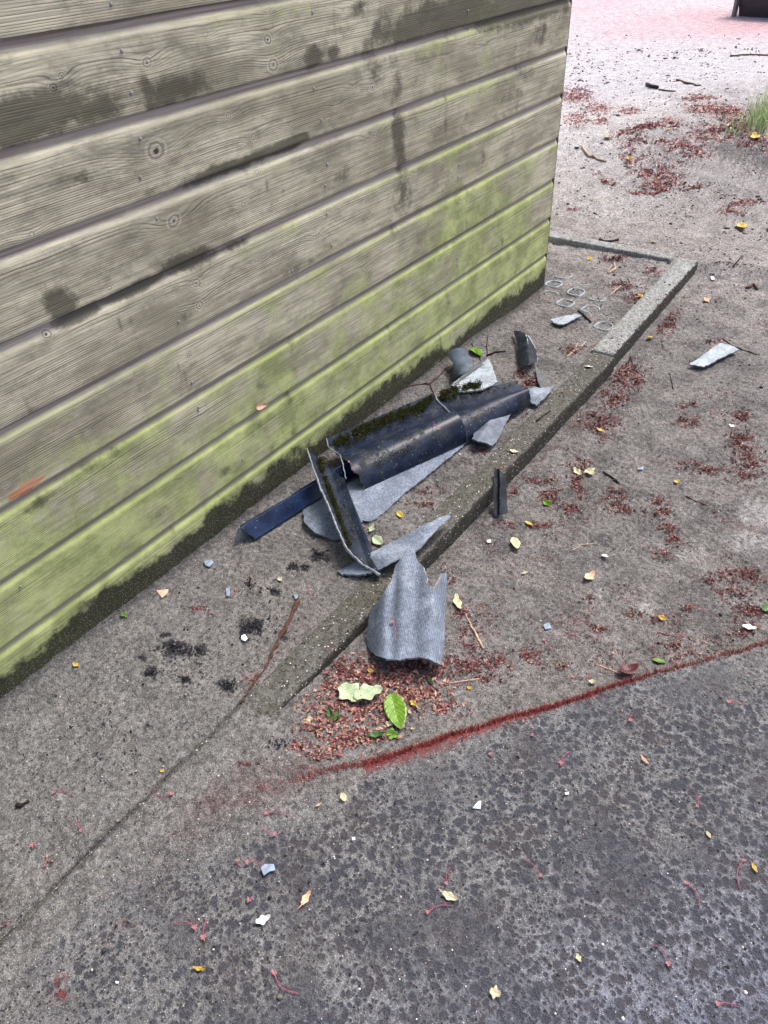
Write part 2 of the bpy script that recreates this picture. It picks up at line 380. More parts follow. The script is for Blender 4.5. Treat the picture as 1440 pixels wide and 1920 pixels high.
def sand_h(x, y, micro=True):
    x = np.asarray(x, float); y = np.asarray(y, float)
    out = sstep(KY1 - .02, KY0 + .01, y)                 # 1 outside the kerb
    zin = -.004 - .020 * sstep(2.6, 3.0, x) + .006 * sstep(1.30, YW, y) * sstep(3.3, 3.0, x)
    zout = .001 - .058 * sstep(.55, 1.7, x)
    zout = zout - .014 * sstep(KY0 - .05, KY0, y) * sstep(.62, .9, x)
    z = zin * (1 - out) + zout * out
    z = z + .006 * sstep(.95, .6, x)
    # beyond the cross kerb
    b = sstep(KXE - .06, KXE + .08, x)
    z = z * (1 - b) + b * (-.02 + 0 * x)
    # mound on the right, grass bank, pale yard rising gently
    z = z + .20 * sstep(4.5, 5.9, x + .25 * (y - 1.5)) * sstep(3.1, 1.5, y) * sstep(10, 7.0, x)
    z = z + .05 * sstep(4.2, 6.0, x) * sstep(6.9, 5.6, x)
    big = fbm(x * 1.7, y * 1.7, 4, 2)
    z = z + .03 * big * sstep(3.6, 4.6, x) * sstep(9.5, 7, x) + (.007 + .014 * sstep(2.8, 4.2, x)) * fbm(x * 4.5, y * 4.5, 3, 12) * sstep(.8, 1.3, x) * sstep(12, 9, x)
    s, t = edge_s(x, y)
    near = sstep(-.16, -.01, s) * sstep(-.02, .15, t)
    z = z * (1 - near) + near * np.minimum(z, -.014)
    k_ = sstep(.16, -.06, t); z = z - .030 * sstep(.0, .02 + .16 * k_, s - .03 * k_) * sstep(.893, .872, y) + .003 * sstep(.14, .0, t) * sstep(-.1, .0, s) * sstep(.9, .85, y)
    z = z + .007 * fbm(x * 13, y * 16, 3, 23) * sstep(3.3, 4.2, x) * sstep(7.5, 6, x)
    gr = np.exp(-((y - (.9775 + .006 * perlin(x * 6, x * 0) + .003 * perlin(x * 31, x * 0 + 4))) / .0036) ** 2) * sstep(.75, .6, x)
    z = z - .013 * gr + .004 * sstep(.003, -.004, y - .9775 - .006 * perlin(x * 6, x * 0)) * sstep(.9, .97, y) * sstep(.75, .6, x)
    if micro:
        k = sstep(9, 5, x) * .7 + .3
        z = z + k * (.0050 * fbm(x * 34, y * 34, 3, 31) + .0034 * (sstep(.05, .5, worley(x * 62, y * 62, 8)) - .6) + .0020 * perlin(x * 140, y * 140, 14))
    return z
def surf(x, y):
    z = float(sand_h(x, y)); s, t = edge_s(x, y)
    if s > 0 and y < .89: z = max(z, float(mat_h(x, y)))
    if KY0 <= y <= KY1 and .4 < x < KXE: z = max(z, .002)
    return z
def gp(px, py, dz=0.0):
    z = 0.
    for _ in range(5):
        p = at(px, py, z); z = surf(p[0], p[1]) + dz
    return np.array([p[0], p[1], z])

def atv(px, py, z):
    px, py = np.asarray(px, float), np.asarray(py, float)
    r = np.stack([px - 720.0, 960.0 - py, np.full(px.shape, -FPX)], 0); r = R @ r; t = (z - CAMZ) / r[2]
    return r[0] * t, r[1] * t
def surfv(x, y):
    z = sand_h(x, y); s, t = edge_s(x, y)
    z = np.where((s > 0) & (y < .89), np.maximum(z, mat_h(x, y)), z)
    return np.where((KY0 <= y) & (y <= KY1) & (x > .4) & (x < KXE), np.maximum(z, .002), z)
def gpv(px, py):
    z = np.zeros(len(px))
    for _ in range(4):
        x, y = atv(px, py, z); z = surfv(x, y)
    return x, y, z

# ------------------------------------------------------------------ ground sheets
def axis(segs):
    out = []
    for a, b, st in segs: out += list(np.arange(a, b - 1e-9, st))
    out.append(segs[-1][1]); return np.array(out)
def grow(a, b, s0, s1):
    out = [a]; st = s0; 
    while out[-1] + st < b: out.append(out[-1] + st); st = min(s1, st * 1.035)
    return out
xs = np.array(list(np.arange(-60, -2, 6.0)) + list(np.arange(-2, -.3, .15)) + list(np.arange(-.3, 2.2, .0052)) + list(np.arange(2.2, 4.2, .0075)) + grow(4.2, 9.0, .008, .03) + grow(9.0, 80, .05, 4))
ys = np.array(sorted([-v for v in grow(.35, 80, .02, 5)]) + list(np.arange(-.33, .88, .0056)) + list(np.arange(.88, 1.0, .0028)) + list(np.arange(1.0, 1.52, .0056)) + grow(1.52, 3.2, .007, .03) + grow(3.2, 80, .05, 5))
xs = np.unique(xs); ys = np.unique(ys)
GX, GY = np.meshgrid(xs, ys, indexing='ij')
GZ = sand_h(GX, GY)
me = mesh_np('sand_ground', np.stack([GX.ravel(), GY.ravel(), GZ.ravel()], 1), gridfaces(len(xs), len(ys)))
X, Y = GX.ravel(), GY.ravel()
def mixc(c, d, t): return c * (1 - t[:, None]) + np.array(d) * t[:, None]
tone = np.tile(np.array([.163, .157, .154]), (len(X), 1))
tone = mixc(tone, (.162, .161, .160), sstep(1.0, .5, X) * .95)
tone = mixc(tone, (.170, .158, .148), sstep(1.0, 1.4, Y) * sstep(2.6, 3.4, X) * .8)
tone = mixc(tone, (.255, .24, .232), sstep(3.0, 4.2, X))
tone = mixc(tone, (.42, .405, .405), sstep(4.0, 5.4, X) * sstep(1.0, 2.2, Y))
tone = mixc(tone, (.27, .258, .255), sstep(4.2, 5.4, X) * (1 - sstep(1.0, 2.4, Y)))  # mound side kept less pale, its slope shade put into the tone
brightened = sstep(6.0, 8.2, X + .6 * fbm(X * .9, Y * .9, 3, 41))
tone = mixc(tone, (.42, .405, .43), brightened)  # stronger light on the far yard painted in as paler sand
pk = sstep(.0, .5, fbm(X * .22 + 4, Y * .30 + 2, 4, 51)) * sstep(8.5, 12, X)
tone = mixc(tone, (.50, .34, .39), np.clip(pk * .45, 0, 1))
for (px, py, r, a) in [(1240, 35, 1.3, .6), (1430, 48, .9, .85), (1330, 25, .7, .6), (1180, 60, .6, .35), (1290, 62, .5, .3), (1110, 10, 1.2, .45), (1395, 45, .8, .7)]:
    q = at(px, py); tone = mixc(tone, (.48, .26, .29), .6 * a * np.exp(-((X - q[0]) / r) ** 2 - ((Y - q[1]) / (r * .7)) ** 2))
for (px, py, r, a) in [(1420, 960, .07, .9), (1410, 1015, .06, .6), (1300, 1040, .05, .5), (1130, 1110, .025, .6), (1208, 1138, .03, .7), (1230, 1020, .04, .4), (1150, 395, .3, .3)]:
    q = at(px, py, -.05); k = sstep(.25, .75, np.exp(-((X - q[0]) ** 2 + (Y - q[1]) ** 2) / r ** 2) + .45 * fbm(X * 30, Y * 30, 3, 61))
    k = k * (((X - q[0]) ** 2 + (Y - q[1]) ** 2) < (3 * r) ** 2); tone = mixc(tone, (.40, .40, .40), .6 * a * k)
for (px, py, r, a) in [(590, 1448, .04, .6), (540, 1462, .05, .65), (490, 1478, .05, .6), (440, 1494, .05, .6), (395, 1520, .05, .5), (360, 1545, .045, .4), (300, 1620, .05, .3), (225, 1730, .05, .5), (205, 1760, .05, .4), (120, 1870, .06, .3)]:
    q = at(px, py); k = np.exp(-((X - q[0]) ** 2 + (Y - q[1]) ** 2) / r ** 2); tone = mixc(tone, (.085, .035, .042), np.clip(.75 * a * k * (.6 + 1.3 * fbm(X * 24, Y * 24, 3, 77)), 0, 1))
# dark damp blotches: inside the kerb, under the boards, along the seam; the mound slope's shade is painted in too
damp_shade = np.exp(-((Y - .9775 - .006 * perlin(X * 6, X * 0)) / (.006 + .006 * np.clip(fbm(X * 12, Y * 12, 2, 7) + .3, 0, 1))) ** 2) * sstep(.80, .6, X) * .9
damp_shade = np.maximum(damp_shade, np.exp(-((Y - YW) / .03) ** 2) * sstep(3.4, 3.3, X) * .6)
damp_shade = np.maximum(damp_shade, .3 * sstep(.45, .75, fbm(X * 7, Y * 7, 4, 71) + .5) * sstep(1.0, 1.5, X) * sstep(4.5, 3.5, X))
for (px, py, r) in [(600, 1045, .022), (590, 1030, .012), (468, 1095, .012), (470, 1175, .028), (455, 1190, .015), (485, 1165, .012), (325, 1215, .028), (350, 1222, .016), (375, 1222, .016), (283, 1262, .016), (345, 1275, .012), (425, 1285, .018), (515, 1110, .012), (550, 1062, .016), (572, 1063, .012), (278, 1362, .008), (310, 1190, .012), (535, 1195, .01), (268, 1235, .01), (1400, 300, .12), (1370, 330, .15), (1440, 340, .2), (1350, 290, .07), (1135, 990, .03), (1180, 900, .04), (1215, 905, .025), (1330, 920, .03), (930, 935, .03)]:
    q = at(px, py); d = np.hypot((X - q[0]) * (1.3 if px < 1000 else 1), Y - q[1]); r = r * (1.35 if px < 700 else 1); damp_shade = np.maximum(damp_shade, (1.0 if px < 700 else .5) * sstep(1.0, .7, d / r + 1.1 * fbm(X * 48, Y * 48, 2, 81)))
tone = mixc(tone, (.022, .023, .028), np.clip(damp_shade, 0, .95))
cattr(me, 'tone', tone); fattr(me, 'brightened', brightened)
ground = link('sand_ground', me, [SAND]); tag(ground, kind='structure')

ts = np.array(list(np.arange(-1.6, -.7, .012)) + list(np.arange(-.7, 1.35, .0056)) + grow(1.35, 6, .01, .2)); ss = np.array([0., .0005, .003] + list(np.arange(.007, 1.15, .0056)) + grow(1.15, 4, .01, .2))
T, S = np.meshgrid(ts, ss, indexing='ij'); 
wob = .008 * perlin(T * 3.1, T * 0 + 2.2) + .003 * perlin(T * 14, T * 0 + 5.2)
MX = EA[0] + T * ED[0] - (S - wob) * EN[0]; MY = EA[1] + T * ED[1] - (S - wob) * EN[1]
MZ = mat_h(MX, MY) - .004 * sstep(.16, -.06, T) * sstep(.4, .1, S) - .03 * (S < .0003) - .003 * np.exp(-(S / .006) ** 2) - .05 * sstep(.888, .915, MY)
V = np.stack([MX.ravel(), MY.ravel(), MZ.ravel()], 1)
F = gridfaces(len(ts), len(ss))[:, ::-1]
me = mesh_np('play_mat', V, F); x, y, s, t = MX.ravel(), MY.ravel(), S.ravel(), T.ravel()
wet = .92 * sstep(-1.05, .15, t + .45 * s + .16 * fbm(x * 3, y * 3, 3, 91) + .0 * x) * sstep(-.1, .25, s + .05 + .12 * fbm(x * 4, y * 4, 2, 95))
tone = mixc(np.tile(np.array([.150, .153, .160]), (len(x), 1)), (.172, .190, .262), sstep(.3, .9, s))
tone = mixc(tone, (.160, .161, .164), sstep(0.4, -.3, t) * sstep(.7, .2, s) * .9)
tone = mixc(tone, (.19, .185, .175), sstep(.8, 1.1, t) * sstep(.4, .1, s) * .6)
red = np.exp(-s / .022) * sstep(-.2, .10, t) * (1.0 - .35 * sstep(.55, .95, t)) * (.75 + .6 * fbm(t * 8, s * 30, 3, 66)) + .55 * np.exp(-s / .05) * sstep(-.35, -.0, t) * sstep(.6, .2, t)
for (px, py, r) in [(440, 1490, .05), (370, 1530, .04), (300, 1620, .05), (225, 1730, .05), (700, 1740, .1), (1020, 1700, .1), (200, 1760, .04), (1250, 1780, .1), (120, 1860, .06)]:
    q = at(px, py); red = np.maximum(red, (.62 if px < 500 else .30) * np.exp(-((x - q[0]) ** 2 + (y - q[1]) ** 2) / r ** 2) * (.55 + .9 * fbm(x * 22, y * 22, 3, 77)))
cattr(me, 'tone', tone); fattr(me, 'brightened', wet * 0); fattr(me, 'wet', wet); fattr(me, 'red', red)
mato = link('play_mat', me, [MATM]); tag(mato, kind='structure')

# red turf fibres along the mat edge
def fibre_edge():
    Vs, Fs, Cs = [], [], []
    n = 17000
    t = rng.uniform(-.30, 1.5, n); s = np.abs(rng.normal(0, .0085, n)) + rng.uniform(-.006, .004, n)
    dens = (.22 * sstep(-.26, .0, t) + .65 * sstep(-.05, .12, t)) * (1 - .6 * sstep(.5, .9, t)) * (.55 + .45 * sstep(-.25, .2, fbm(t * 7, t * 0, 3, 6))); keep = rng.random(n) < dens * (.30 + .70 * (s < .012)); t, s = t[keep], s[keep]
    wob = .008 * perlin(t * 3.1, t * 0 + 2.2) + .003 * perlin(t * 14, t * 0 + 5.2)
    x = EA[0] + t * ED[0] - (s - wob) * EN[0]; y = EA[1] + t * ED[1] - (s - wob) * EN[1]
    z = np.where(s > 0, mat_h(x, y) - .001, -.014); z = np.where(t < .12, surfv(x, y), z)
    h = rng.uniform(.006, .013, len(t)) * np.where(s < .012, 1, .6); a = rng.uniform(0, 6.28, len(t))
    lx = EN[0] * rng.uniform(-.2, .9, len(t)) * h + rng.normal(0, .002, len(t)); ly = EN[1] * rng.uniform(-.2, .9, len(t)) * h + rng.normal(0, .002, len(t))
    wd = .0009
    p0 = np.stack([x - np.cos(a) * wd, y - np.sin(a) * wd, z], 1); p1 = np.stack([x + np.cos(a) * wd, y + np.sin(a) * wd, z], 1)
    p2 = np.stack([x + lx, y + ly, z + h], 1)
    V = np.stack([p0, p1, p2], 1).reshape(-1, 3); F = np.arange(len(V)).reshape(-1, 3)
    c = np.where(rng.random(len(t))[:, None] < .75, np.array([.36, .075, .065]), np.array([.14, .025, .025])) * rng.uniform(.6, 1.35, (len(t), 1))
    h = h * (.45 + .55 * sstep(-.1, .1, t)); c = c * (1 - .4 * (s > .016))[:, None] + .06 * (s > .016)[:, None]
    me = mesh_np('turf_fibres', V, F); cattr(me, 'tint', np.repeat(c, 3, 0))
    o = link('turf_fibres', me, [FIBRES], smooth=False); tag(o, 'fringe of short red artificial turf fibres along the mat edge', 'turf fibres', kind='stuff')
fibre_edge()

# ------------------------------------------------------------------ shed
PITCH = .168; Z0 = .140; XR = 3.338; XL = -1.6
# profile (z above own bottom edge, y offset inward)
prof = [(-.0005, .016), (0, .0008), (.0015, 0)] + [(.0015 + k * .0052, 0) for k in range(1, 25)] + [(.1290, .0), (.1340, .0002), (.1385, .0007), (.1420, .0016), (.1445, .0030), (.147, .0046), (.1490, .0062), (.1510, .0076), (.153, .0085), (.156, .0090), (.161, .0092), (.168, .0092), (.176, .0092)]
knots = [(293, 283, .022), (326, 415, .017), (275, 117, .011), (502, 75, .012), (512, 122, .016), (428, 217, .009), (475, 257, .009), (698, 163, .012), (630, 200, .008), (456, 384, .008), (702, 254, .012), (505, 18, .007), (676, 9, .010), (482, 323, .008), (680, 508, .011), (368, 531, .012), (374, 572, .012), (355, 667, .008), (780, 327, .008), (840, 110, .008), (902, 165, .009), (908, 95, .012), (752, 158, .010), (904, 240, .012), (588, 563, .008), (515, 600, .009), (377, 535, .006), (89, 627, .010), (60, 440, .007), (100, 165, .009), (115, 142, .007), (385, 65, .007), (350, 893, .008), (590, 430, .006), (485, 487, .008), (205, 540, .007), (965, 272, .010), (1080, 120, .008), (940, 640, .006), (620, 395, .005), (165, 810, .006), (240, 1050, .006), (380, 780, .005), (1000, 40, .008), (860, 35, .008), (590, 445, .008)]
KN = [(*wallpt(a, b), r) for a, b, r in knots]
stains = [ (350, 590, .05, .02, .45), (640, 330, .06, .03, .5), (150, 330, .1, .02, .45), (700, 120, .06, .06, .5), (560, 500, .08, .015, .5), (830, 330, .06, .05, .4), (1010, 60, .1, .06, .6),  # px,py, half length m, half height m, strength
 (60, 215, .16, .05, .9), (190, 205, .10, .03, .8), (20, 250, .15, .03, .9), (330, 165, .15, .035, .75), (275, 175, .025, .05, .7), (400, 150, .07, .02, .5), (590, 105, .05, .03, .9), (625, 98, .03, .02, .7),
 (420, 318, .17, .018, .95), (520, 280, .14, .018, 1.), (560, 262, .06, .018, .9), (250, 370, .08, .014, .5),
 (115, 570, .045, .05, .95), (150, 590, .08, .02, .9), (260, 540, .13, .018, .9), (350, 490, .10, .035, .8), (420, 470, .12, .015, .6),
 (850, 30, .45, .06, 1.), (1000, 5, .5, .07, 1.1), (740, 60, .20, .06, .6), (680, 15, .1, .03, .5), (742, 150, .04, .10, .55), (748, 250, .05, .09, .75), (752, 300, .035, .1, .55), (750, 370, .08, .1, .6), (740, 420, .05, .06, .4),
 (970, 160, .14, .10, .35), (905, 290, .02, .07, .5), (870, 220, .12, .05, .35), (970, 190, .02, .06, .6), (950, 300, .1, .07, .3), (880, 480, .05, .06, .35), (940, 470, .03, .1, .4), (840, 560, .04, .06, .4), (930, 400, .05, .03, .35),
 (420, 885, .04, .02, .5), (300, 960, .05, .02, .5), (60, 950, .12, .02, .5), (190, 860, .1, .02, .4), (660, 860, .02, .01, .3), (480, 800, .06, .02, .35), (455, 870, .03, .02, .5), (600, 100, .1, .02, .3), (480, 730, .05, .02, .35), (80, 640, .1, .02, .3), (990, 345, .04, .05, .35), (400, 940, .08, .02, .4), (250, 620, .01, .05, .4), (225, 610, .008, .06, .5), (335, 690, .006, .06, .6), (300, 700, .006, .06, .45), (345, 700, .006, .06, .5)]
ST = [(*wallpt(a, b), l, h, s) for a, b, l, h, s in stains]
raws = [(*wallpt(48, 915), .045, .012)]
def board_mesh(k, x0, x1, step=.0065, detail=True):
    zb = Z0 + PITCH * (k - 1) if k > 0 else -.04
    pr = prof if k > 0 else [(-.05 + i * .0055, 0) for i in range(9)] + [(z_, y_) for z_, y_ in prof[2:]]
    if k == 0: zb = Z0 - PITCH
    pr = np.array(pr)
    xv = np.arange(x0, x1, step) if not detail else np.concatenate([np.arange(x0, .25, .05), np.arange(.25, x1, step)])
    xv = np.append(xv, x1)
    XX, PI_ = np.meshgrid(xv, np.arange(len(pr)), indexing='ij')
    v = pr[PI_, 0]; off = pr[PI_, 1]
    wz = zb + v
    off = off + .0012 * fbm(XX * 1.3, XX * 0 + k * 3.7, 2, 5) + .0006 * perlin(XX * 9, v * 60, k) * (off > .001)
    lipw = .0010 * perlin(XX * 4, XX * 0 + k, 6) * (v < .002)
    V = np.stack([XX, off, v + lipw], -1).reshape(-1, 3)
    me = mesh_np('board', V, gridfaces(len(xv), len(pr)))
    s = np.clip(v / .134, 0, 1.25)
    warp = 1.9 * fbm(XX * (.9 + .3 * math.sin(k)) + k * 7.7, v * 9 + k, 3, 11 + k) + .25 * perlin(XX * 5, v * 30, 40 + k)
    Fg = 24 * (1 - np.power(np.clip(1.12 - s * .9, .0, 2), 1.35)) + warp * (.30 + 1.15 * sstep(.15, .9, s)) + (k * 1.37) + XX * .4 * math.sin(k * 2.3)
    kn = np.zeros_like(XX); kr = np.full_like(XX, 2.0)
    klist = list(KN)
    r2 = random.Random(k + 50)
    for _ in range(4): klist.append((r2.uniform(.5, 3.2), zb + r2.uniform(.03, .11), r2.uniform(.004, .007)))
    for (kx, kz, r) in klist:
        r = r * 1.25
        if abs(kz - (zb + .07)) > .1: continue
        dx = (XX - kx); dz = (wz - kz); d = np.sqrt((dx / 1.25) ** 2 + dz ** 2)
        sg = np.sign(dz + 1e-6)
        Fg += (2.6 * r / .015) * np.exp(-(np.sqrt((dx / 2.6) ** 2 + dz ** 2) / (r * 1.5)) ** 2)
        m_ = sstep(1.15, .75, d / r); kn = np.maximum(kn, m_); kr = np.where(d / r < kr, d / r, kr)
    st = np.zeros_like(XX)
    for (sx, sz, l, h, a) in ST:
        if abs(sz - (zb + .07)) > .12: continue
        st = np.maximum(st, a * np.exp(-np.power(((XX - sx) / l) ** 2 + ((wz - sz) / h) ** 2, 1.3)))
    for q in range(10):
        sx = r2.uniform(.3, 3.3); sw = r2.uniform(.006, .025); a = r2.uniform(.1, .35) ; st = np.maximum(st, a * np.exp(-((XX - sx + .05 * v) / sw) ** 2))
    al = .62 - .58 * sstep(.08, .95, wz) + .30 * fbm(XX * 1.4, wz * 1.6, 3, 33) + .10 * sstep(.9, 2.4, XX) - .10 * sstep(1.0, .3, XX) * sstep(.3, .9, wz)
    al = al + .16 * sstep(.10, .13, v)
    co = sstep(.132, .140, v) * sstep(.1535, .1495, v); re = sstep(.1495, .1530, v)
    so_ = sstep(.14, .01, wz + .06 * fbm(XX * 2.2, XX * 0, 4, 44) - .03 * np.exp(-((XX - 1.5) / .5) ** 2)) if k == 0 else np.zeros_like(XX)
    so_ = so_ * 1.0
    ra = np.zeros_like(XX)
    for (sx, sz, l, h) in raws: ra = np.maximum(ra, sstep(1.1, .85, ((XX - sx - .3 * (wz - sz)) / l) ** 2 + ((wz - sz) / h) ** 2 + .5 * fbm(XX * 30, wz * 60, 2)))
    for nm, a in (('grain', Fg), ('knot', kn), ('knotr', kr), ('stain', st), ('algae', al), ('cove', co), ('recess', re), ('soil', so_), ('raw', ra), ('wide', s)): fattr(me, nm, a)
    return me, zb
shed = empty('wooden_shed', (XR, YW, 0), 'weathered wooden shed with grey horizontal boards turning green with algae towards the ground', 'shed')
for k in range(0, 14):
    me, zb = board_mesh(k, XL, XR)
    b = link('board', me, [WOOD], shed, (0, YW, zb)); md = b.modifiers.new('thick', 'SOLIDIFY'); md.thickness = .018; md.offset = -1 
# nails
nm = bpy.data.meshes.new('nail'); bm = bmesh.new(); bmesh.ops.create_uvsphere(bm, u_segments=10, v_segments=6, radius=.0042)
for v in bm.verts: v.co.y *= .45
bm.to_mesh(nm); bm.free(); nm.materials.append(NAIL)
for (px, py) in [(263, 260), (263, 332), (588, 166), (602, 225), (228, 95), (246, 174), (208, 7), (586, 23), (294, 410), (335, 603), (610, 348), (613, 401), (878, 20), (866, 132), (865, 238), (861, 281), (859, 332), (860, 380), (857, 460), (858, 497), (372, 770), (360, 717), (455, 862), (372, 764), (622, 460), (1050, 30), (1038, 160), (548, 508), (614, 308), (372, 1130), (38, 1100)]:
    x, z = wallpt(px, py)
    u = (z - Z0) % PITCH
    if u > .128: z -= .05
    o = bpy.data.objects.new('nail', nm); COL.objects.link(o); o.parent = shed; o.location = Vector((x, YW - .0004, z)) - shed.location
# corner post, side boards, back, roof
def boxmesh(x0, x1, y0, y1, z0, z1, bev=0):
    bm = bmesh.new(); bmesh.ops.create_cube(bm, size=1)
    for v in bm.verts: v.co = Vector((x0 + (v.co.x + .5) * (x1 - x0), y0 + (v.co.y + .5) * (y1 - y0), z0 + (v.co.z + .5) * (z1 - z0)))
    if bev: bmesh.ops.bevel(bm, geom=bm.edges[:], offset=bev, segments=2, affect='EDGES')
    me = bpy.data.meshes.new('box'); bm.to_mesh(me); bm.free(); return me
link('corner_post', boxmesh(XR + .0012, XR + .020, YW + .006, YW + .06, -.05, 2.35, .002), [POST], shed, (0, 0, 0), False)
for k in range(0, 14):
    me, zb = board_mesh(k, -.9, .9, .06, False)
    me.name = 'side_board'
    b = link('side_board', me, [WOOD], shed, (XR + .034, YW + .98, zb)); b.rotation_euler.z = math.pi / 2
    md = b.modifiers.new('thick', 'SOLIDIFY'); md.thickness = .018; md.offset = -1
link('back_wall', boxmesh(XL, XR, YW + 1.9, YW + 1.93, -.05, 2.35), [POST], shed, (0, 0, 0), False)
link('inner_wall', boxmesh(XL, XR, YW + .034, YW + .05, -.05, 2.35), [POST], shed, (0, 0, 0), False)
link('roof', boxmesh(XL - .02, XR + .06, YW - .01, YW + 1.96, 2.50, 2.54, .004), [POST], shed, (0, 0, 0), False)

# ------------------------------------------------------------------ kerbs
def kerb(name, x0, x1, y0, y1, z0, z1, mat, label, skew=0., end_rough=.003):
    nx = int((x1 - x0) / .008) + 1; xv = np.linspace(x0, x1, nx)
    w_ = y1 - y0
    pr = [(y0, z0), (y0, z1 - .06), (y0, z1 - .03), (y0, z1 - .010), (y0 + .0015, z1 - .004), (y0 + .005, z1 - .0005)] + [(y0 + .005 + (w_ - .01) * i / 12, z1) for i in range(1, 12)] + [(y1 - .005, z1 - .0005), (y1 - .0015, z1 - .004), (y1, z1 - .010), (y1, z0)]
    pr = np.array(pr); XX, I = np.meshgrid(xv, np.arange(len(pr)), indexing='ij')
    yy = pr[I, 0] + skew * (XX - x0); zz = pr[I, 1] + .0
    n = fbm(XX * 22, yy * 22 + zz * 30, 4, 8); n2 = perlin(XX * 90, yy * 90 + zz * 80, 3)
    top = (pr[I, 1] > z1 - .011)
    zz = zz + (.0014 * n + .0008 * n2) * top - .002 * (((I <= 5) & (I >= 3)) | (I >= len(pr) - 4)) * np.clip(n * 2.2, 0, 1.5)
    yy = yy + .0015 * n * (I < 5)
    e = np.minimum(XX - x0, x1 - XX); zz = zz - top * .006 * np.exp(-(e / .005) ** 2)
    V = np.stack([XX, yy, zz], -1).reshape(-1, 3); F = gridfaces(nx, len(pr))[:, ::-1].tolist(); m_ = len(pr)
    F.append(list(range(m_))); F.append([(nx - 1) * m_ + i for i in range(m_)][::-1])
    me = bpy.data.meshes.new(name); me.from_pydata(V.tolist(), [], F); me.update()
    bm = bmesh.new(); bm.from_mesh(me); bmesh.ops.recalc_face_normals(bm, faces=bm.faces); bm.to_mesh(me); bm.free()
    me.materials.append(mat); me.materials.append(SIDE_SHADE)
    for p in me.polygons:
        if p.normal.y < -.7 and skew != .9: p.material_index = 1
    o = link(name, me, []); tag(o, label, 'kerb stone', 'concrete kerb stones edging the shed strip'); recentre(o); return o
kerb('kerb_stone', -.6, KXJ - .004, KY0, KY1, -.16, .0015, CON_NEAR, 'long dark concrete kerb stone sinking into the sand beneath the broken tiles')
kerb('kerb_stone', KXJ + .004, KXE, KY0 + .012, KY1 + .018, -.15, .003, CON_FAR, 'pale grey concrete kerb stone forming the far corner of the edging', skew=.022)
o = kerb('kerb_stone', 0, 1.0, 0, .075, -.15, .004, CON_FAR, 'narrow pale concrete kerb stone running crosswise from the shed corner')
o.location = (3.905, 1.62, -.138 + -.01); o.rotation_euler.z = math.radians(90) ; 
o.location = (3.935, 1.555, -.15)

# ------------------------------------------------------------------ broken roof tile pieces
def tube(pts, rads, seg=6):
    pts = np.array(pts, float); V, F = [], []
    for i, p in enumerate(pts):
        d = pts[min(i + 1, len(pts) - 1)] - pts[max(i - 1, 0)]; d /= np.linalg.norm(d) + 1e-9
        u = np.cross(d, [0, 0, 1.0]); u /= np.linalg.norm(u) + 1e-9; v = np.cross(u, d)
        for k in range(seg):
            a = 2 * math.pi * k / seg; V.append(p + rads[i] * (math.cos(a) * u + math.sin(a) * v))
    for i in range(len(pts) - 1):
        for k in range(seg): F.append([i * seg + k, i * seg + (k + 1) % seg, (i + 1) * seg + (k + 1) % seg, (i + 1) * seg + k])
    F.append(list(range(seg))[::-1]); F.append([(len(pts) - 1) * seg + k for k in range(seg)])
    return V, F
def spline(pts, n):
    pts = np.array(pts, float); m_ = len(pts)
    d = np.r_[0, np.cumsum(np.linalg.norm(np.diff(pts, axis=0), axis=1))]; u = np.linspace(0, d[-1], n)
    ext = np.vstack([2 * pts[0] - pts[1], pts, 2 * pts[-1] - pts[-2]]); out = []
    for q in u:
        i = min(np.searchsorted(d, q, side='right') - 1, m_ - 2); i = max(i, 0); t = (q - d[i]) / (d[i + 1] - d[i])
        a, b, c, e = ext[i], ext[i + 1], ext[i + 2], ext[i + 3]
        out.append(.5 * ((2 * b) + (-a + c) * t + (2 * a - 5 * b + 4 * c - e) * t * t + (-a + 3 * b - 3 * c + e) * t ** 3))
    return np.array(out)
def finish(name, me, uv, mats, label, cat, thick, group=None):
    l = me.uv_layers.new(name='UVMap'); vi = np.empty(len(me.loops), np.int32); me.loops.foreach_get('vertex_index', vi)
    l.data.foreach_set('uv', np.asarray(uv, np.float32)[vi].ravel())
    nz = sum(p.normal.z * p.area for p in me.polygons)
    if nz < 0: me.flip_normals()
    o = link(name, me, mats); recentre(o)
    md = o.modifiers.new('thick', 'SOLIDIFY'); md.thickness = thick; md.offset = -1; md.material_offset = 1; md.material_offset_rim = 2
    es = o.modifiers.new('sharp', 'EDGE_SPLIT'); es.split_angle = math.radians(42)
    return tag(o, label, cat, group)
GRP = 'broken roof tile pieces heaped between shed and kerb'
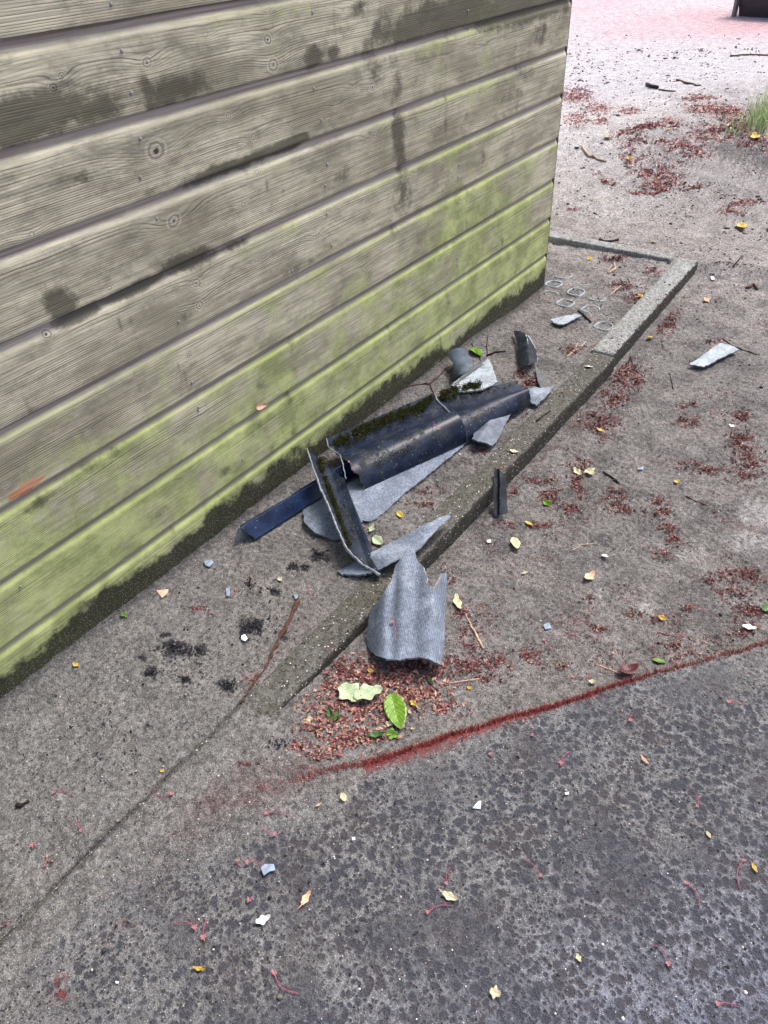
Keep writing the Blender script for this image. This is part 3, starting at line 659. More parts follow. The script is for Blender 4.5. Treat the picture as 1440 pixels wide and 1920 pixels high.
def loft(name, A, B, label, mats, n=70, m_=34, thick=.0065, rag=(.006, .006), sharp=False, bow=0, lim=None, edge=.0015):
    a = A if isinstance(A, np.ndarray) else np.array([at(*p) for p in A]); b = B if isinstance(B, np.ndarray) else np.array([at(*p) for p in B])
    if sharp:
        def rs(p):
            d = np.r_[0, np.cumsum(np.linalg.norm(np.diff(p, axis=0), axis=1))]; u = np.linspace(0, d[-1], m_)
            return np.stack([np.interp(u, d, p[:, i]) for i in range(3)], 1)
        a, b = rs(a), rs(b)
    else: a, b = spline(a, m_), spline(b, m_)
    L = np.linalg.norm(b.mean(0) - a.mean(0)); t = np.linspace(0, 1, n)
    ja = rag[0] * 2 * fbm(np.arange(m_) * .31 + len(name) * 3, np.zeros(m_) + A[0][0], 3, 3) / L; jb = rag[1] * 2 * fbm(np.arange(m_) * .31 + 9, np.zeros(m_) + B[0][0], 3, 4) / L
    Tm = ja[None] + (1 + jb - ja)[None] * t[:, None]
    P = a[None] * (1 - Tm[..., None]) + b[None] * Tm[..., None]
    P[..., 2] += bow * np.sin(np.pi * t)[:, None]
    P += (.0006 * fbm(t * 9, t * 0 + 3, 2))[:, None, None]
    ed = edge * fbm(t * 40, t * 0 + 8, 3)
    acr = P[:, -1] - P[:, 0]; acr /= np.linalg.norm(acr, axis=1)[:, None]; P[:, 0] += acr * ed[:, None] * 1.5; P[:, -1] += acr * ed[::-1][:, None]
    d = np.r_[0, np.cumsum(np.linalg.norm(np.diff(a, axis=0), axis=1))]
    uv = np.stack(np.broadcast_arrays(t[:, None] * L, d[None]), -1).reshape(-1, 2)
    me = mesh_np(name, P.reshape(-1, 3), gridfaces(n, m_))
    return finish(name, me, uv, mats, label, 'roof tile piece', thick, GRP)
def shard(name, outl, zf, label, mats, ang=0, thick=.0055, step=5, jit=.55, cat='roof tile piece', group=GRP):
    ol = np.array(outl, float); pts = []
    n = len(ol)
    for i in range(n):
        a, b = ol[i], ol[(i + 1) % n]; L = np.hypot(*(b - a)); k = max(1, int(L / 4))
        nn = np.array([-(b - a)[1], (b - a)[0]]) / (L + 1e-9)
        for q in range(k):
            p = a + (b - a) * q / k
            if q: p = p + nn * jit * (float(perlin(p[0] * .12 + i, p[1] * .12, 5)) * 3.0 + float(perlin(p[0] * .4, p[1] * .4 + i, 6)) * 1.5)
            pts.append(p)
    no = len(pts); area_pts = []
    x0, y0 = ol.min(0); x1, y1 = ol.max(0)
    for gx in np.arange(x0, x1, step):
        for gy in np.arange(y0, y1, step):
            q = (gx + random.uniform(-.8, .8), gy + random.uniform(-.8, .8)); ins = False; j = no - 1; dmin = 1e9
            for i in range(no):
                (xi, yi), (xj, yj) = pts[i], pts[j]
                if (yi > q[1]) != (yj > q[1]) and q[0] < (xj - xi) * (q[1] - yi) / (yj - yi) + xi: ins = not ins
                dmin = min(dmin, (xi - q[0]) ** 2 + (yi - q[1]) ** 2); j = i
            if ins and dmin > 6: area_pts.append(q)
    vs = [Vector((float(p[0]), float(p[1]))) for p in pts + area_pts]
    r = delaunay_2d_cdt(vs, [(i, (i + 1) % no) for i in range(no)], [], 1, 1e-5)
    P2 = [(v.x, v.y) for v in r[0]]; P = np.array([at(x, y, zf(x, y)) for x, y in P2])
    me = bpy.data.meshes.new(name); me.from_pydata(P.tolist(), [], [list(f) for f in r[2]]); me.update()
    c, s = math.cos(math.radians(ang)), math.sin(math.radians(ang))
    uv = np.stack([P[:, 0] * c + P[:, 1] * s, -P[:, 0] * s + P[:, 1] * c], 1)
    return finish(name, me, uv, mats, label, cat, thick, group)
def ramp(p, q):   # value along the line p->q (px, py, z)
    d = np.array([q[0] - p[0], q[1] - p[1]]); L2 = d @ d
    return lambda x, y: p[2] + (q[2] - p[2]) * min(1.3, max(-.3, ((x - p[0]) * d[0] + (y - p[1]) * d[1]) / L2))
def tcoord(p, q):
    d = np.array([q[0] - p[0], q[1] - p[1]], float); L2 = d @ d
    return lambda x, y: ((x - p[0]) * d[0] + (y - p[1]) * d[1]) / L2

GL = [GLAZE, FIBRE_DK, EDGE]
# light ribbed sheet below
tc = tcoord((568, 956), (880, 810)); tw = tcoord((640, 905), (690, 985))
sheet = shard('ribbed_tile_piece', [(568, 956), (570, 978), (591, 999), (628, 1011), (655, 1006), (680, 975), (695, 977), (707, 972), (735, 946), (756, 926), (800, 892), (860, 843), (893, 812), (885, 795), (790, 835), (700, 880), (640, 915), (600, 938)],
      lambda x, y: .006 + .014 * math.exp(-((tw(x, y) - .35) / .3) ** 2), 'long light grey ribbed roof tile piece lying under the dark ridge tiles', [FIBRE, FIBRE_DK, EDGE], ang=-6)
# long dark blue angled plate
loft('angle_tile_piece', [(437, 1022, .0), (447, 986, .055), (481, 1010, .008)], [(650, 890, .0), (668, 850, .060), (692, 874, .008)], 'smooth dark blue angled roof tile piece, its open end towards the bottom left', [GLAZE_BLUE, FIBRE_DK, EDGE], sharp=True, m_=25, rag=(.004, .004), edge=.0005)
def ridge_prof(flA, flB, crA, crB, boA, boB, h=.078, zc=.015, c=.38, thB=-8):
    ca, cb = at(*crA), at(*crB); ax = (cb - ca)[:2]; ax /= np.linalg.norm(ax); res = []
    for fl, cr, bo in ((flA, ca, at(*boA)), (flB, cb, at(*boB))):
        v = (bo - cr)[:2]; v = v - ax * (v @ ax); W_ = np.linalg.norm(v); v /= W_; base = cr[2] - h * math.sin(math.acos(-c / (1 - c)))
        pts = [at(*q) for q in fl]
        for th in np.linspace(math.degrees(math.acos(-c / (1 - c))), thB, 13):
            u = W_ * c + W_ * (1 - c) * math.cos(math.radians(th)); p = np.array([*(cr[:2] + v * u), base + h * math.sin(math.radians(th))]); pts.append(p)
        res.append(np.array(pts))
    return res
def rim(parent, pxs, r=.0028):
    q = []
    for i in range(len(pxs) - 1):
        k = max(2, int(math.dist(pxs[i][:2], pxs[i + 1][:2]) / 5))
        for j in range(k): q.append(at(*[pxs[i][m] + (pxs[i + 1][m] - pxs[i][m]) * j / k for m in range(3)]) + rng.normal(0, .0007, 3))
    q.append(at(*pxs[-1])); V, F = tube(np.array(q) - np.array(parent.location), [r * random.uniform(.6, 1.3) for _ in q], 5)
    me = bpy.data.meshes.new('broken_rim'); me.from_pydata([tuple(v) for v in V], [], F); me.update()
    o = bpy.data.objects.new('broken_rim', me); COL.objects.link(o); me.materials.append(EDGE); o.parent = parent
# far ridge piece
pB = ridge_prof([(800, 748, .082), (822, 757, .076), (836, 769, .070)], [(962, 716, .060), (972, 720, .058), (980, 727, .056)], (843, 776, .072), (984, 731, .056), (862, 828, .03), (992, 757, .018), h=.055)
ridgeB = loft('ridge_tile_piece', pB[0], pB[1], 'far dark ridge tile piece with moss along its top and a tapering right end', GL, n=60, rag=(.003, .006))
pA = ridge_prof([(610, 823, .084), (620, 834, .078), (634, 848, .072)], [(812, 737, .100), (826, 752, .094), (840, 768, .088)], (640, 857, .073), (844, 773, .089), (657, 933, .012), (864, 828, .028))
ridgeA = loft('ridge_tile_piece', pA[0], pA[1], 'large near ridge tile piece, dark and glossy with a rounded roll and mossy upper edge', GL, n=90, rag=(.012, .003), edge=.003)
rim(ridgeB, [(815, 737, .100), (819, 750, .098), (830, 760, .096), (846, 775, .093)], .0022)
rim(ridgeA, [(612, 822, .085), (616, 838, .080), (628, 846, .076), (637, 853, .076), (640, 860, .080), (645, 880, .092), (649, 898, .080)], .002)
# angled channel lying across
chan = loft('channel_tile_piece', [(576, 843, .115), (592, 856, .098), (615, 872, .080), (646, 899, .082), (652, 916, .070)], [(650, 1030, .062), (668, 1046, .045), (690, 1062, .030), (706, 1072, .030), (716, 1076, .018)],
            'dark channel shaped tile piece with a pale broken rim lying across the heap', [mat_glaze('channel_glaze', (.006, .010, .020), .10, .25, .5, .12), FIBRE_DK, EDGE], n=60, m_=26, rag=(.006, .010), sharp=True, edge=.002)
rim(chan, [(576, 842, .118), (590, 885, .108), (603, 920, .098), (617, 952, .090), (632, 990, .080), (650, 1030, .066), (680, 1058, .045), (712, 1078, .022)], .0034)
# star shaped shard
tg = tcoord((632, 1070), (841, 964))
shard('pointed_tile_shard', [(632, 1070), (662, 1056), (690, 1040), (702, 1033), (736, 1016), (785, 989), (815, 975), (841, 964), (845, 968), (834, 978), (820, 992), (806, 1007), (798, 1016), (792, 1022), (781, 1031), (770, 1040), (754, 1046), (723, 1062), (700, 1072), (684, 1077), (641, 1077)],
      lambda x, y: .010 + .035 * sstep(0, .5, tg(x, y)) + .006 * math.sin(y * .11), 'long pointed grey tile shard resting on the kerb beside the curved piece', [FIBRE, FIBRE_DK, EDGE], ang=-14)
# big curved piece
def zH(x, y):
    t = (x - (690 + (1170 - y) * .05 * (y < 1170))) / 148; t = min(1.05, max(-.02, t))
    z = .075 * math.sin(math.pi * min(1, (t + .02) / .34) / 2) - .014 * math.exp(-((t - .30) / .07) ** 2) - .012 * math.exp(-((t - .58) / .10) ** 2) - .065 * sstep(.78, 1.04, t)
    k = sstep(1260, 1040, y)
    return -.022 + z * (.95 + .2 * k) + .05 * k
shard('curved_tile_piece', [(777, 1021), (766, 1022), (754, 1044), (742, 1059), (736, 1083), (711, 1126), (694, 1145), (690, 1169), (687, 1194), (690, 1215), (705, 1230), (730, 1236), (754, 1236), (785, 1232), (803, 1235), (827, 1247), (832, 1221), (835, 1160), (838, 1096), (837, 1074), (830, 1076), (823, 1090), (812, 1108), (801, 1093), (800, 1080), (791, 1059), (781, 1047), (778, 1034)],
      zH, 'large curved grey tile piece with a jagged top leaning against the outer kerb side', [FIBRE, FIBRE_DK, EDGE], ang=24, step=4, thick=.007)
# smaller ones
tI = tcoord((842, 690), (888, 668))
shard('curved_tile_shard', [(838, 661), (848, 655), (860, 652), (872, 653), (885, 673), (887, 682), (878, 695), (866, 702), (853, 707), (851, 693), (850, 682), (843, 672)], lambda x, y: .02 + .05 * math.sin(math.pi * min(1, max(0, tI(x, y) * .9 + .05))), 'small curved blue-grey tile shard at the foot of the boards', [mat_glaze('worn_glaze', (.05, .065, .09), .5, .0, .4), FIBRE_DK, EDGE], step=4)
shard('leaning_tile_piece', [(848, 720), (860, 710), (872, 701), (895, 686), (915, 672), (921, 682), (926, 697), (934, 716), (905, 730), (870, 735), (850, 735)], lambda x, y: .05 + .0 * x + .0006 * (930 - x) * 0 + .03 * ((y - 672) / 60.), 'light grey ribbed tile piece sticking out behind the far ridge tile', [FIBRE_PALE, FIBRE_DK, EDGE], ang=30)
shard('leaning_tile_piece', [(834, 735), (846, 722), (870, 703), (906, 673), (913, 671), (880, 700), (862, 716), (850, 735)], lambda x, y: .075, 'thin dark tile sliver tucked behind the light ribbed piece', [FIBRE_DK, FIBRE_DK, EDGE], ang=30)
tK = tcoord((965, 650), (1008, 655))
shard('bent_tile_shard', [(963, 620), (974, 621), (988, 627), (996, 639), (1003, 652), (1006, 664), (1008, 676), (991, 682), (977, 681), (972, 660), (970, 646)], lambda x, y: .045 - .035 * abs(tK(x - (y - 650) * .18, y) - .55) * 1.6, 'bent dark tile shard with one pale face, beyond the far ridge tile', [mat_glaze('dark_pitted', (.006, .009, .014), .25, 0, .5, .1), FIBRE_PALE, EDGE], step=4)
shard('pale_tile_face', [(985, 627), (991, 629), (997, 639), (1004, 652), (1007, 664), (1009, 676), (998, 679), (994, 655)], lambda x, y: .042 - .0012 * (x - 990), 'pale grey splinter lying along the bent dark tile shard', [FIBRE_PALE, FIBRE_DK, EDGE], step=4, thick=.003)
shard('ribbed_tile_shard', [(1003, 687), (1016, 697), (1031, 713), (1031, 725), (1015, 731), (1008, 713)], lambda x, y: .014, 'small ribbed grey tile shard on the dark red litter inside the kerb', [FIBRE_DK, FIBRE_DK, EDGE], ang=40, step=4)
shard('ribbed_tile_shard', [(982, 730), (1000, 726), (1022, 727), (1040, 722), (1025, 742), (1006, 760), (991, 750), (986, 741)], lambda x, y: .016 + .0003 * (760 - y), 'grey angular tile shard touching the kerb at the right tip of the far ridge tile', [FIBRE, FIBRE_DK, EDGE], ang=40, step=4)
tN = tcoord((900, 790), (950, 820))
shard('bent_tile_shard', [(885, 823), (890, 801), (905, 785), (924, 771), (950, 762), (970, 754), (958, 775), (945, 800), (935, 822), (924, 835), (905, 829)], lambda x, y: .018 + .028 * max(0, 1 - abs(tN(x, y) - .25) * 1.8), 'shiny blue-grey tile shard poking out under the far ridge tile towards the kerb', [mat_glaze('worn_glaze_pale', (.075, .09, .12), .8, .15, .35), FIBRE_DK, EDGE], step=4)
shard('upright_tile_shard', [(927, 878), (937, 880), (947, 893), (950, 925), (953, 960), (941, 964), (928, 967), (926, 945), (925, 927), (926, 900)], lambda x, y: .028 - .00085 * (y - 878) * 1.0 + (.010 if x > 934 else 0), 'narrow near-black tile shard leaning on the outer edge of the kerb', [mat_glaze('matt_black', (.012, .015, .021), .2, .0, .6, .12), FIBRE_DK, EDGE], step=4, group=GRP)
shard('flat_tile_shard', [(1032, 600), (1053, 593), (1080, 588), (1091, 591), (1077, 599), (1057, 608), (1047, 608)], lambda x, y: -.006, 'pale flat tile shard beside the half-buried plastic grid', [FIBRE_PALE, FIBRE_DK, EDGE], step=4)
shard('flat_tile_shard', [(1293, 683), (1322, 662), (1350, 643), (1368, 646), (1385, 655), (1352, 671), (1320, 688)], lambda x, y: -.036, 'lone pale flat tile shard out on the sand right of the kerb', [FIBRE_PALE, FIBRE_DK, EDGE], ang=20, step=4, group=None)

# moss cushions on tiles: small leafy tufts as a part of their tile
def moss(parent, spots, n, label=None):
    Vs, Cs = [], []
    if isinstance(spots, dict):
        q = []
        for path, wd, dens in spots['paths']:
            for i in range(len(path) - 1):
                (x0, y0, z0), (x1, y1, z1) = path[i], path[i + 1]; k = max(1, int(math.hypot(x1 - x0, y1 - y0) / 4))
                for j in range(k):
                    t = (j + random.random()) / k; xx, yy = x0 + (x1 - x0) * t, y0 + (y1 - y0) * t
                    if perlin(xx * .09, yy * .05 + 3) > -.62: q.append((xx, yy + random.gauss(0, wd * .25), z0 + (z1 - z0) * t, 5, wd * random.uniform(.5, 1.1), dens * random.uniform(.1, 1)))
        spots = q
    for (px, py, z, rx, ry, wgt) in spots:
        k = int(n * wgt)
        for _ in range(k):
            u, v = random.gauss(0, .5) * rx, random.gauss(0, .5) * ry; p = at(px + u, py + v, z)
            q = np.array(p); q[2] += random.uniform(-.001, .006) * (1 - min(1, (u / rx) ** 2 + (v / ry) ** 2) * .6)
            for _ in range(4):
                d1 = rng.normal(0, 1, (3, 3)) * .0014; Vs.append(q + d1)
                t = random.random(); g = random.uniform(.6, 1.4); Cs.append(np.array([.055, .065, .012]) * g if t < .35 else np.array([.02, .02, .008]) * g)
    V = np.concatenate(Vs); me = mesh_np('moss', V - np.array(parent.location), np.arange(len(V)).reshape(-1, 3)); cattr(me, 'tint', np.repeat(np.array(Cs), 3, 0))
    o = bpy.data.objects.new('moss', me); COL.objects.link(o); me.materials.append(MOSS); o.parent = parent; o['kind'] = 'stuff'
moss(ridgeB, dict(paths=[([(826, 740, .090), (850, 733, .092), (868, 728, .088), (886, 723, .084), (902, 722, .080)], 8, .75), ([(838, 752, .086), (900, 735, .078), (960, 726, .07)], 8, .05), ([(870, 790, .095), (930, 765, .085)], 10, .04)]), 330)
moss(ridgeA, dict(paths=[([(812, 748, .101), (780, 763, .098), (745, 779, .095), (700, 796, .092), (660, 815, .088), (628, 830, .084)], 9, .55), ([(800, 765, .098), (700, 806, .09), (650, 833, .083)], 9, .10), ([(780, 838, .085), (730, 858, .08), (700, 872, .075)], 12, .05)]), 330)
moss(chan, dict(paths=[([(597, 866, .098), (612, 905, .085), (626, 945, .074), (640, 985, .064), (654, 1022, .056)], 7, .7), ([(600, 860, .10), (622, 868, .09)], 6, .3), ([(640, 945, .08), (670, 1010, .06)], 10, .05)]), 300)

# ------------------------------------------------------------------ half-buried plastic grid
c0 = gp(1085, 560)
grid = empty('ground_grid', tuple(c0), 'half-buried plastic ground grid, only its rounded square rims showing in the sand', 'ground grid')
for (px, py, a0, a1, dz) in [(1038, 534, 0, 360, .005), (1080, 548, 0, 360, .005), (1060, 569, 0, 360, .005), (1057, 517, 120, 330, .004), (1095, 528, 150, 290, .004), (1121, 558, 130, 300, .004), (1107, 581, -70, 200, .0045), (1132, 612, 10, 350, .0035), (1143, 590, 130, 230, .0035), (1030, 553, -60, 70, .004)]:
    c = gp(px, py); ang = math.radians(12); hw = .037; rr = .024; pts = []
    N_ = 56
    for i in range(N_ + 1):
        a = math.radians(a0 + (a1 - a0) * i / N_); e = 3.2
        cx, sx = math.cos(a), math.sin(a); rad = hw / ((abs(cx) ** e + abs(sx) ** e) ** (1 / e))
        X_, Y_ = rad * cx, rad * sx * .95
        th = math.radians(-4); pts.append((X_ * math.cos(th) - Y_ * math.sin(th), X_ * math.sin(th) + Y_ * math.cos(th)))
    V, F = [], []
    for i, (x, y) in enumerate(pts):
        l = math.hypot(x, y); nx, ny = x / l, y / l; z = surf(c[0] + x, c[1] + y) * .35 + c[2] * .65 + dz * .9 + random.uniform(-.0006, .0006)
        for (o_, h) in ((-.003, -.02), (-.0026, 0), (.0026, 0), (.003, -.02)): V.append((c[0] + x + nx * o_, c[1] + y + ny * o_, z + h))
    for i in range(len(pts) - 1):
        for q in range(3): F.append((i * 4 + q, i * 4 + q + 1, i * 4 + q + 5, i * 4 + q + 4))
    V = np.array(V) - c0; me = mesh_np('cell_rim', V, F)
    o = bpy.data.objects.new('cell_rim', me); COL.objects.link(o); me.materials.append(RIM); o.parent = grid

# ------------------------------------------------------------------ twigs
def twig(name, pxs, r, mat, label, cat='twig', knob=.25, lift=.0, branches=()):
    Vs, Fs = [], []
    for chain in [pxs] + list(branches):
        q = []
        for i in range(len(chain) - 1):
            k = max(2, int(math.dist(chain[i], chain[i + 1]) / 7))
            for j in range(k): q.append([chain[i][0] + (chain[i + 1][0] - chain[i][0]) * j / k, chain[i][1] + (chain[i + 1][1] - chain[i][1]) * j / k])
        q.append(list(chain[-1])); rr = r * (1 if chain is pxs else .6)
        P = [gp(a, b, rr * .7 + lift) + np.array([random.uniform(-1, 1) * rr * .5, random.uniform(-1, 1) * rr * .5, 0]) for a, b in q]
        rads = [rr * (1 - .45 * i / len(P)) * random.uniform(1 - knob, 1 + knob) for i in range(len(P))]
        V, F = tube(P, rads); o_ = len(Vs); Vs += V; Fs += [[i + o_ for i in f] for f in F]
    me = bpy.data.meshes.new(name); me.from_pydata([tuple(v) for v in Vs], [], Fs); me.update()
    o = link(name, me, [mat]); recentre(o); tag(o, label, cat); return o
twig('bark_strip', [(561, 1120), (551, 1145), (533, 1180), (515, 1215), (498, 1250), (482, 1270), (452, 1318)], .0052, TWIG_R, 'long reddish strip of rotting bark on the sand left of the kerb', 'bark strip', .75)
twig('twig', [(1085, 582), (1095, 592), (1108, 604)], .006, TWIG_D, 'short black stick lying beside the pale shard at the plastic grid')
twig('twig', [(1124, 450), (1140, 452), (1160, 449)], .009, TWIG_D, 'stubby dark stick just behind the crosswise kerb')
twig('twig', [(1092, 282), (1104, 297), (1120, 306), (1135, 320)], .008, TWIG_P, 'bent pale twig on the light sand right of the shed corner')
twig('twig', [(1215, 158), (1232, 164)], .022, TWIG_D, 'thick black stick on the bright yard, nearest to the grass bank side')
twig('twig', [(1269, 150), (1290, 156), (1314, 161)], .011, TWIG, 'thin brown twig on the bright yard right of the black stick')
twig('twig', [(1235, 169), (1266, 171)], .008, TWIG_D, 'fine dark twig just below the black stick on the bright yard')
twig('twig', [(1370, 105), (1400, 102), (1440, 103)], .010, TWIG, 'long slightly curved twig at the right side of the bright yard')
twig('twig', [(840, 699), (850, 688)], .002, TWIG_R, 'tiny red twig below the small curved shard by the wall')
twig('twig', [(745, 728), (775, 722), (805, 720), (826, 703), (836, 690)], .0035, TWIG_R, 'thin reddish twig curving on the sand between wall and ridge tiles', branches=([(805, 718), (812, 735), (818, 745)],))
twig('twig', [(912, 666), (930, 660), (948, 658)], .004, TWIG_D, 'dark twig on the sand beside the small green leaf near the wall', branches=([(884, 645), (895, 664), (902, 678)], [(914, 632), (913, 648), (914, 668)]))
twig('twig', [(1060, 671), (1078, 658), (1100, 641)], .003, TWIG_P, 'pale curved twig on red litter near the kerb joint', branches=([(1083, 643), (1078, 655), (1062, 668)],))
twig('twig', [(1142, 556), (1153, 546), (1165, 535)], .003, TWIG_P, 'thin straight pale twig between the plastic grid and far kerb')
twig('twig', [(1140, 512), (1153, 503), (1153, 492)], .0055, TWIG_P, 'small forked pale twig in front of the crosswise kerb', branches=([(1138, 510), (1146, 498)],))
twig('twig', [(1180, 652), (1184, 675), (1192, 695), (1205, 705)], .003, TWIG_D, 'thin dark curved twig on the sand right of the kerb joint')
twig('twig', [(1355, 635), (1375, 650), (1398, 658), (1425, 664)], .003, TWIG_D, 'fine dark twig touching the lone pale shard')
twig('twig', [(1375, 498), (1392, 480)], .004, TWIG_D, 'short dark twig on the sand right of the far kerb corner')
twig('twig', [(1400, 540), (1425, 524)], .007, TWIG, 'short brown twig at the right edge beyond the lone shard')
twig('twig', [(1378, 425), (1395, 436)], .006, TWIG_D, 'small dark twig touching a bright yellow leaf')
twig('twig', [(826, 1283), (858, 1279), (905, 1271)], .0022, TWIG_P, 'straight straw-coloured stalk on the litter below the curved tile piece')
twig('twig', [(881, 1170), (892, 1190), (905, 1215)], .004, TWIG_P, 'tan bark splinter in litter right of the curved tile piece', 'twig', branches=([(872, 1150), (884, 1175)],))
twig('twig', [(1070, 1034), (1090, 1022), (1120, 1018)], .002, TWIG_P, 'thin pale twig on the sand halfway to the right edge')
twig('twig', [(1287, 930), (1305, 940), (1325, 947)], .0025, TWIG, 'thin brown twig left of the chalky white sand patch')
twig('twig', [(1262, 728), (1255, 700)], .0025, TWIG_D, 'tiny dark twig on the sand below the lone pale shard')
twig('twig', [(1005, 790), (1020, 778), (1032, 770)], .003, TWIG_D, 'dark twig lying along the outer foot of the near kerb')
twig('twig', [(1130, 885), (1150, 896), (1160, 906)], .004, TWIG_D, 'dark twig beside the pair of pale yellow leaves')
twig('twig', [(1115, 1245), (1145, 1256), (1160, 1263)], .002, TWIG_P, 'curved straw-coloured stalk by the maroon leaf at the mat edge')
twig('twig', [(30, 1512), (42, 1510), (55, 1500)], .006, TWIG_D, 'dark curled bark fragment at the left edge of the sand', 'bark strip', .5)
twig('twig', [(320, 1310), (350, 1265)], .0001, TWIG_D, 'x') if False else None

# ------------------------------------------------------------------ pink blossom stalks
def stalk(star, tail, label, bend=.15, r=.0009):
    a = gp(*star, .004); b = gp(*tail, .003); L = np.linalg.norm(b - a); perp = np.array([-(b - a)[1], (b - a)[0], 0]) * bend * random.choice((-1, 1))
    root = empty('blossom_stalk', tuple(a - np.array([0, 0, .003])), label, 'blossom stalk', 'fallen pink blossom stalks'); o0 = np.array(root.location)
    P = [a * (1 - t) + b * t + perp * math.sin(math.pi * t) + np.array([0, 0, .003 * math.sin(math.pi * t)]) for t in np.linspace(0, 1, 10)]
    V, F = tube(np.array(P) - o0, [r * (1.2 - .4 * t) for t in np.linspace(0, 1, 10)], 5)
    me = bpy.data.meshes.new('stem'); me.from_pydata([tuple(v) for v in V], [], F); me.update()
    o = bpy.data.objects.new('stem', me); COL.objects.link(o); me.materials.append(STALK); o.parent = root
    V, F = [], []; R0 = .0056 * random.uniform(.8, 1.25)
    for k in range(6):
        an = k * math.pi / 3 + random.uniform(-.3, .3); l = R0 * random.uniform(.7, 1.25); dx, dy = math.cos(an), math.sin(an)
        i = len(V); V += [(-dy * .0012, dx * .0012, .002), (dy * .0012, -dx * .0012, .002), (dx * l * .6 + dy * .0014, dy * l * .6 - dx * .0014, .0035), (dx * l * .6 - dy * .0014, dy * l * .6 + dx * .0014, .0035), (dx * l, dy * l, .0012 + random.uniform(0, .004))]
        F += [(i, i + 1, i + 2, i + 3), (i + 3, i + 2, i + 4)]
    me = bpy.data.meshes.new('calyx'); me.from_pydata(V, [], F); me.update()
    o = bpy.data.objects.new('calyx', me); COL.objects.link(o); me.materials.append(CALYX); o.parent = root; o.location = (0, 0, .002)
    md = o.modifiers.new('thick', 'SOLIDIFY'); md.thickness = .0005
for s_, t_, lb in [
 ((500, 1525), (541, 1531), 'pink stalk lying level on the mat, left of the cream oval leaf'),
 ((516, 1564), (494, 1551), 'short faint pink stalk just under the level one at the start of the dark speckles'),
 ((465, 1617), (498, 1629), 'dark pink stalk touching the blue-grey plastic scrap'),
 ((446, 1613), (452, 1625), 'small pale pink star just left of the blue-grey plastic scrap'),
 ((467, 1688), (475, 1680), 'small pink star on the mat between the blue scrap and the white petal'),
 ((366, 1739), (326, 1731), 'pink stalk pointing left, left of the white petal on the mat'),
 ((381, 1758), (388, 1722), 'upright pink stalk paired with the one pointing left'),
 ((514, 1824), (558, 1862), 'bright pink stalk slanting down near the bottom of the mat'),
 ((100, 1486), (138, 1494), 'thick pink stalk lying level on the left sand'),
 ((152, 1558), (125, 1536), 'pink stalk slanting across the left sand above the dark litter tuft'),
 ((322, 1489), (286, 1485), 'pink stalk lying across the dark seam in the sand'),
 ((62, 1585), (70, 1580), 'pale pink star alone near the left edge, above the litter tuft'),
 ((837, 1657), (843, 1627), 'pink stalk standing above the cream leaf in the middle of the mat'),
 ((802, 1711), (848, 1699), 'pink stalk just under the cream leaf in the middle of the mat'),
 ((1014, 1642), (982, 1612), 'pink stalk slanting down right on the darkest part of the mat'),
 ((1287, 1656), (1312, 1703), 'long pink stalk at the right of the mat hanging down from its star'),
 ((1395, 1613), (1388, 1668), 'pink stalk beside the small yellow leaf at the right edge'),
 ((1253, 1808), (1222, 1770), 'pink stalk ending in a brown flower on the lower right of the mat'),
 ((1345, 1882), (1384, 1888), 'pink stalk in the bottom right corner'),
 ((920, 1415), (926, 1418), 'small bright pink star on the mat below the middle of the red edge'),
 ((998, 1378), (1000, 1371), 'tiny pink star on the mat right of the middle of the red edge'),
 ((1052, 1431), (1071, 1409), 'thin pink stalk leaning right on the upper mat'),
 ((1307, 1512), (1300, 1483), 'pink stalk above a pale star in the right half of the mat'),
 ((1366, 1316), (1398, 1322), 'pink stalk on the sandy mat near the right edge, close to the red edge'),
 ((1181, 1350), (1186, 1340), 'pink star on the sandy mat below the green leaf at the edge'),
 ((655, 868), (663, 887), 'pink stalk on the roll of the near ridge tile at its broken end'),
 ((823, 806), (812, 792), 'pink stalk on the roll of the near ridge tile at its far end'),
 ((736, 1168), (741, 1200), 'branching pink stalk on the large curved tile piece'),
 ((442, 1106), (428, 1122), 'pink stalk beside a white chip on the sand left of the bark strip'),
 ((454, 1274), (494, 1268), 'pink stalk crossing the lower end of the bark strip'),
 ((400, 1150), (365, 1141), 'dark pink stalk on the sand below the tan chip'),
 ((628, 1268), (650, 1262), 'bright pink stalk in litter above the crumpled pale leaf'),
 ((1235, 1185), (1282, 1190), 'pink stalk on sand just above the red edge at the right'),
 ((1312, 1142), (1345, 1150), 'pink stalk alone on the grey sand near the right edge'),
 ((1225, 1155), (1262, 1143), 'pink stalk above the bright yellow flower on the right sand'),
 ((1020, 1200), (1038, 1222), 'pale pink stalk above the litter at the middle of the mat edge'),
 ((1075, 1270), (1110, 1268), 'pink stalk at the litter left of the maroon leaf'),
 ((580, 1100), (583, 1118), 'pink star cluster on the sand right of the bark strip top'),
 ((40, 1455), (30, 1345), 'x')][:-1]:
    stalk(s_, t_, lb, random.uniform(.05, .2), .0009)
# two of them rest on tiles: lift them to the tile surface
for o in list(COL.objects):
    l = o.get('label', '')
    if 'near ridge tile at its' in l or 'on the large curved tile' in l:
        z = .092 if 'broken' in l else .107 if 'far end' in l else .062
        px, py = (655, 868) if 'broken' in l else (823, 806) if 'far end' in l else (736, 1168)
        o.location = Vector(at(px, py, z).tolist())

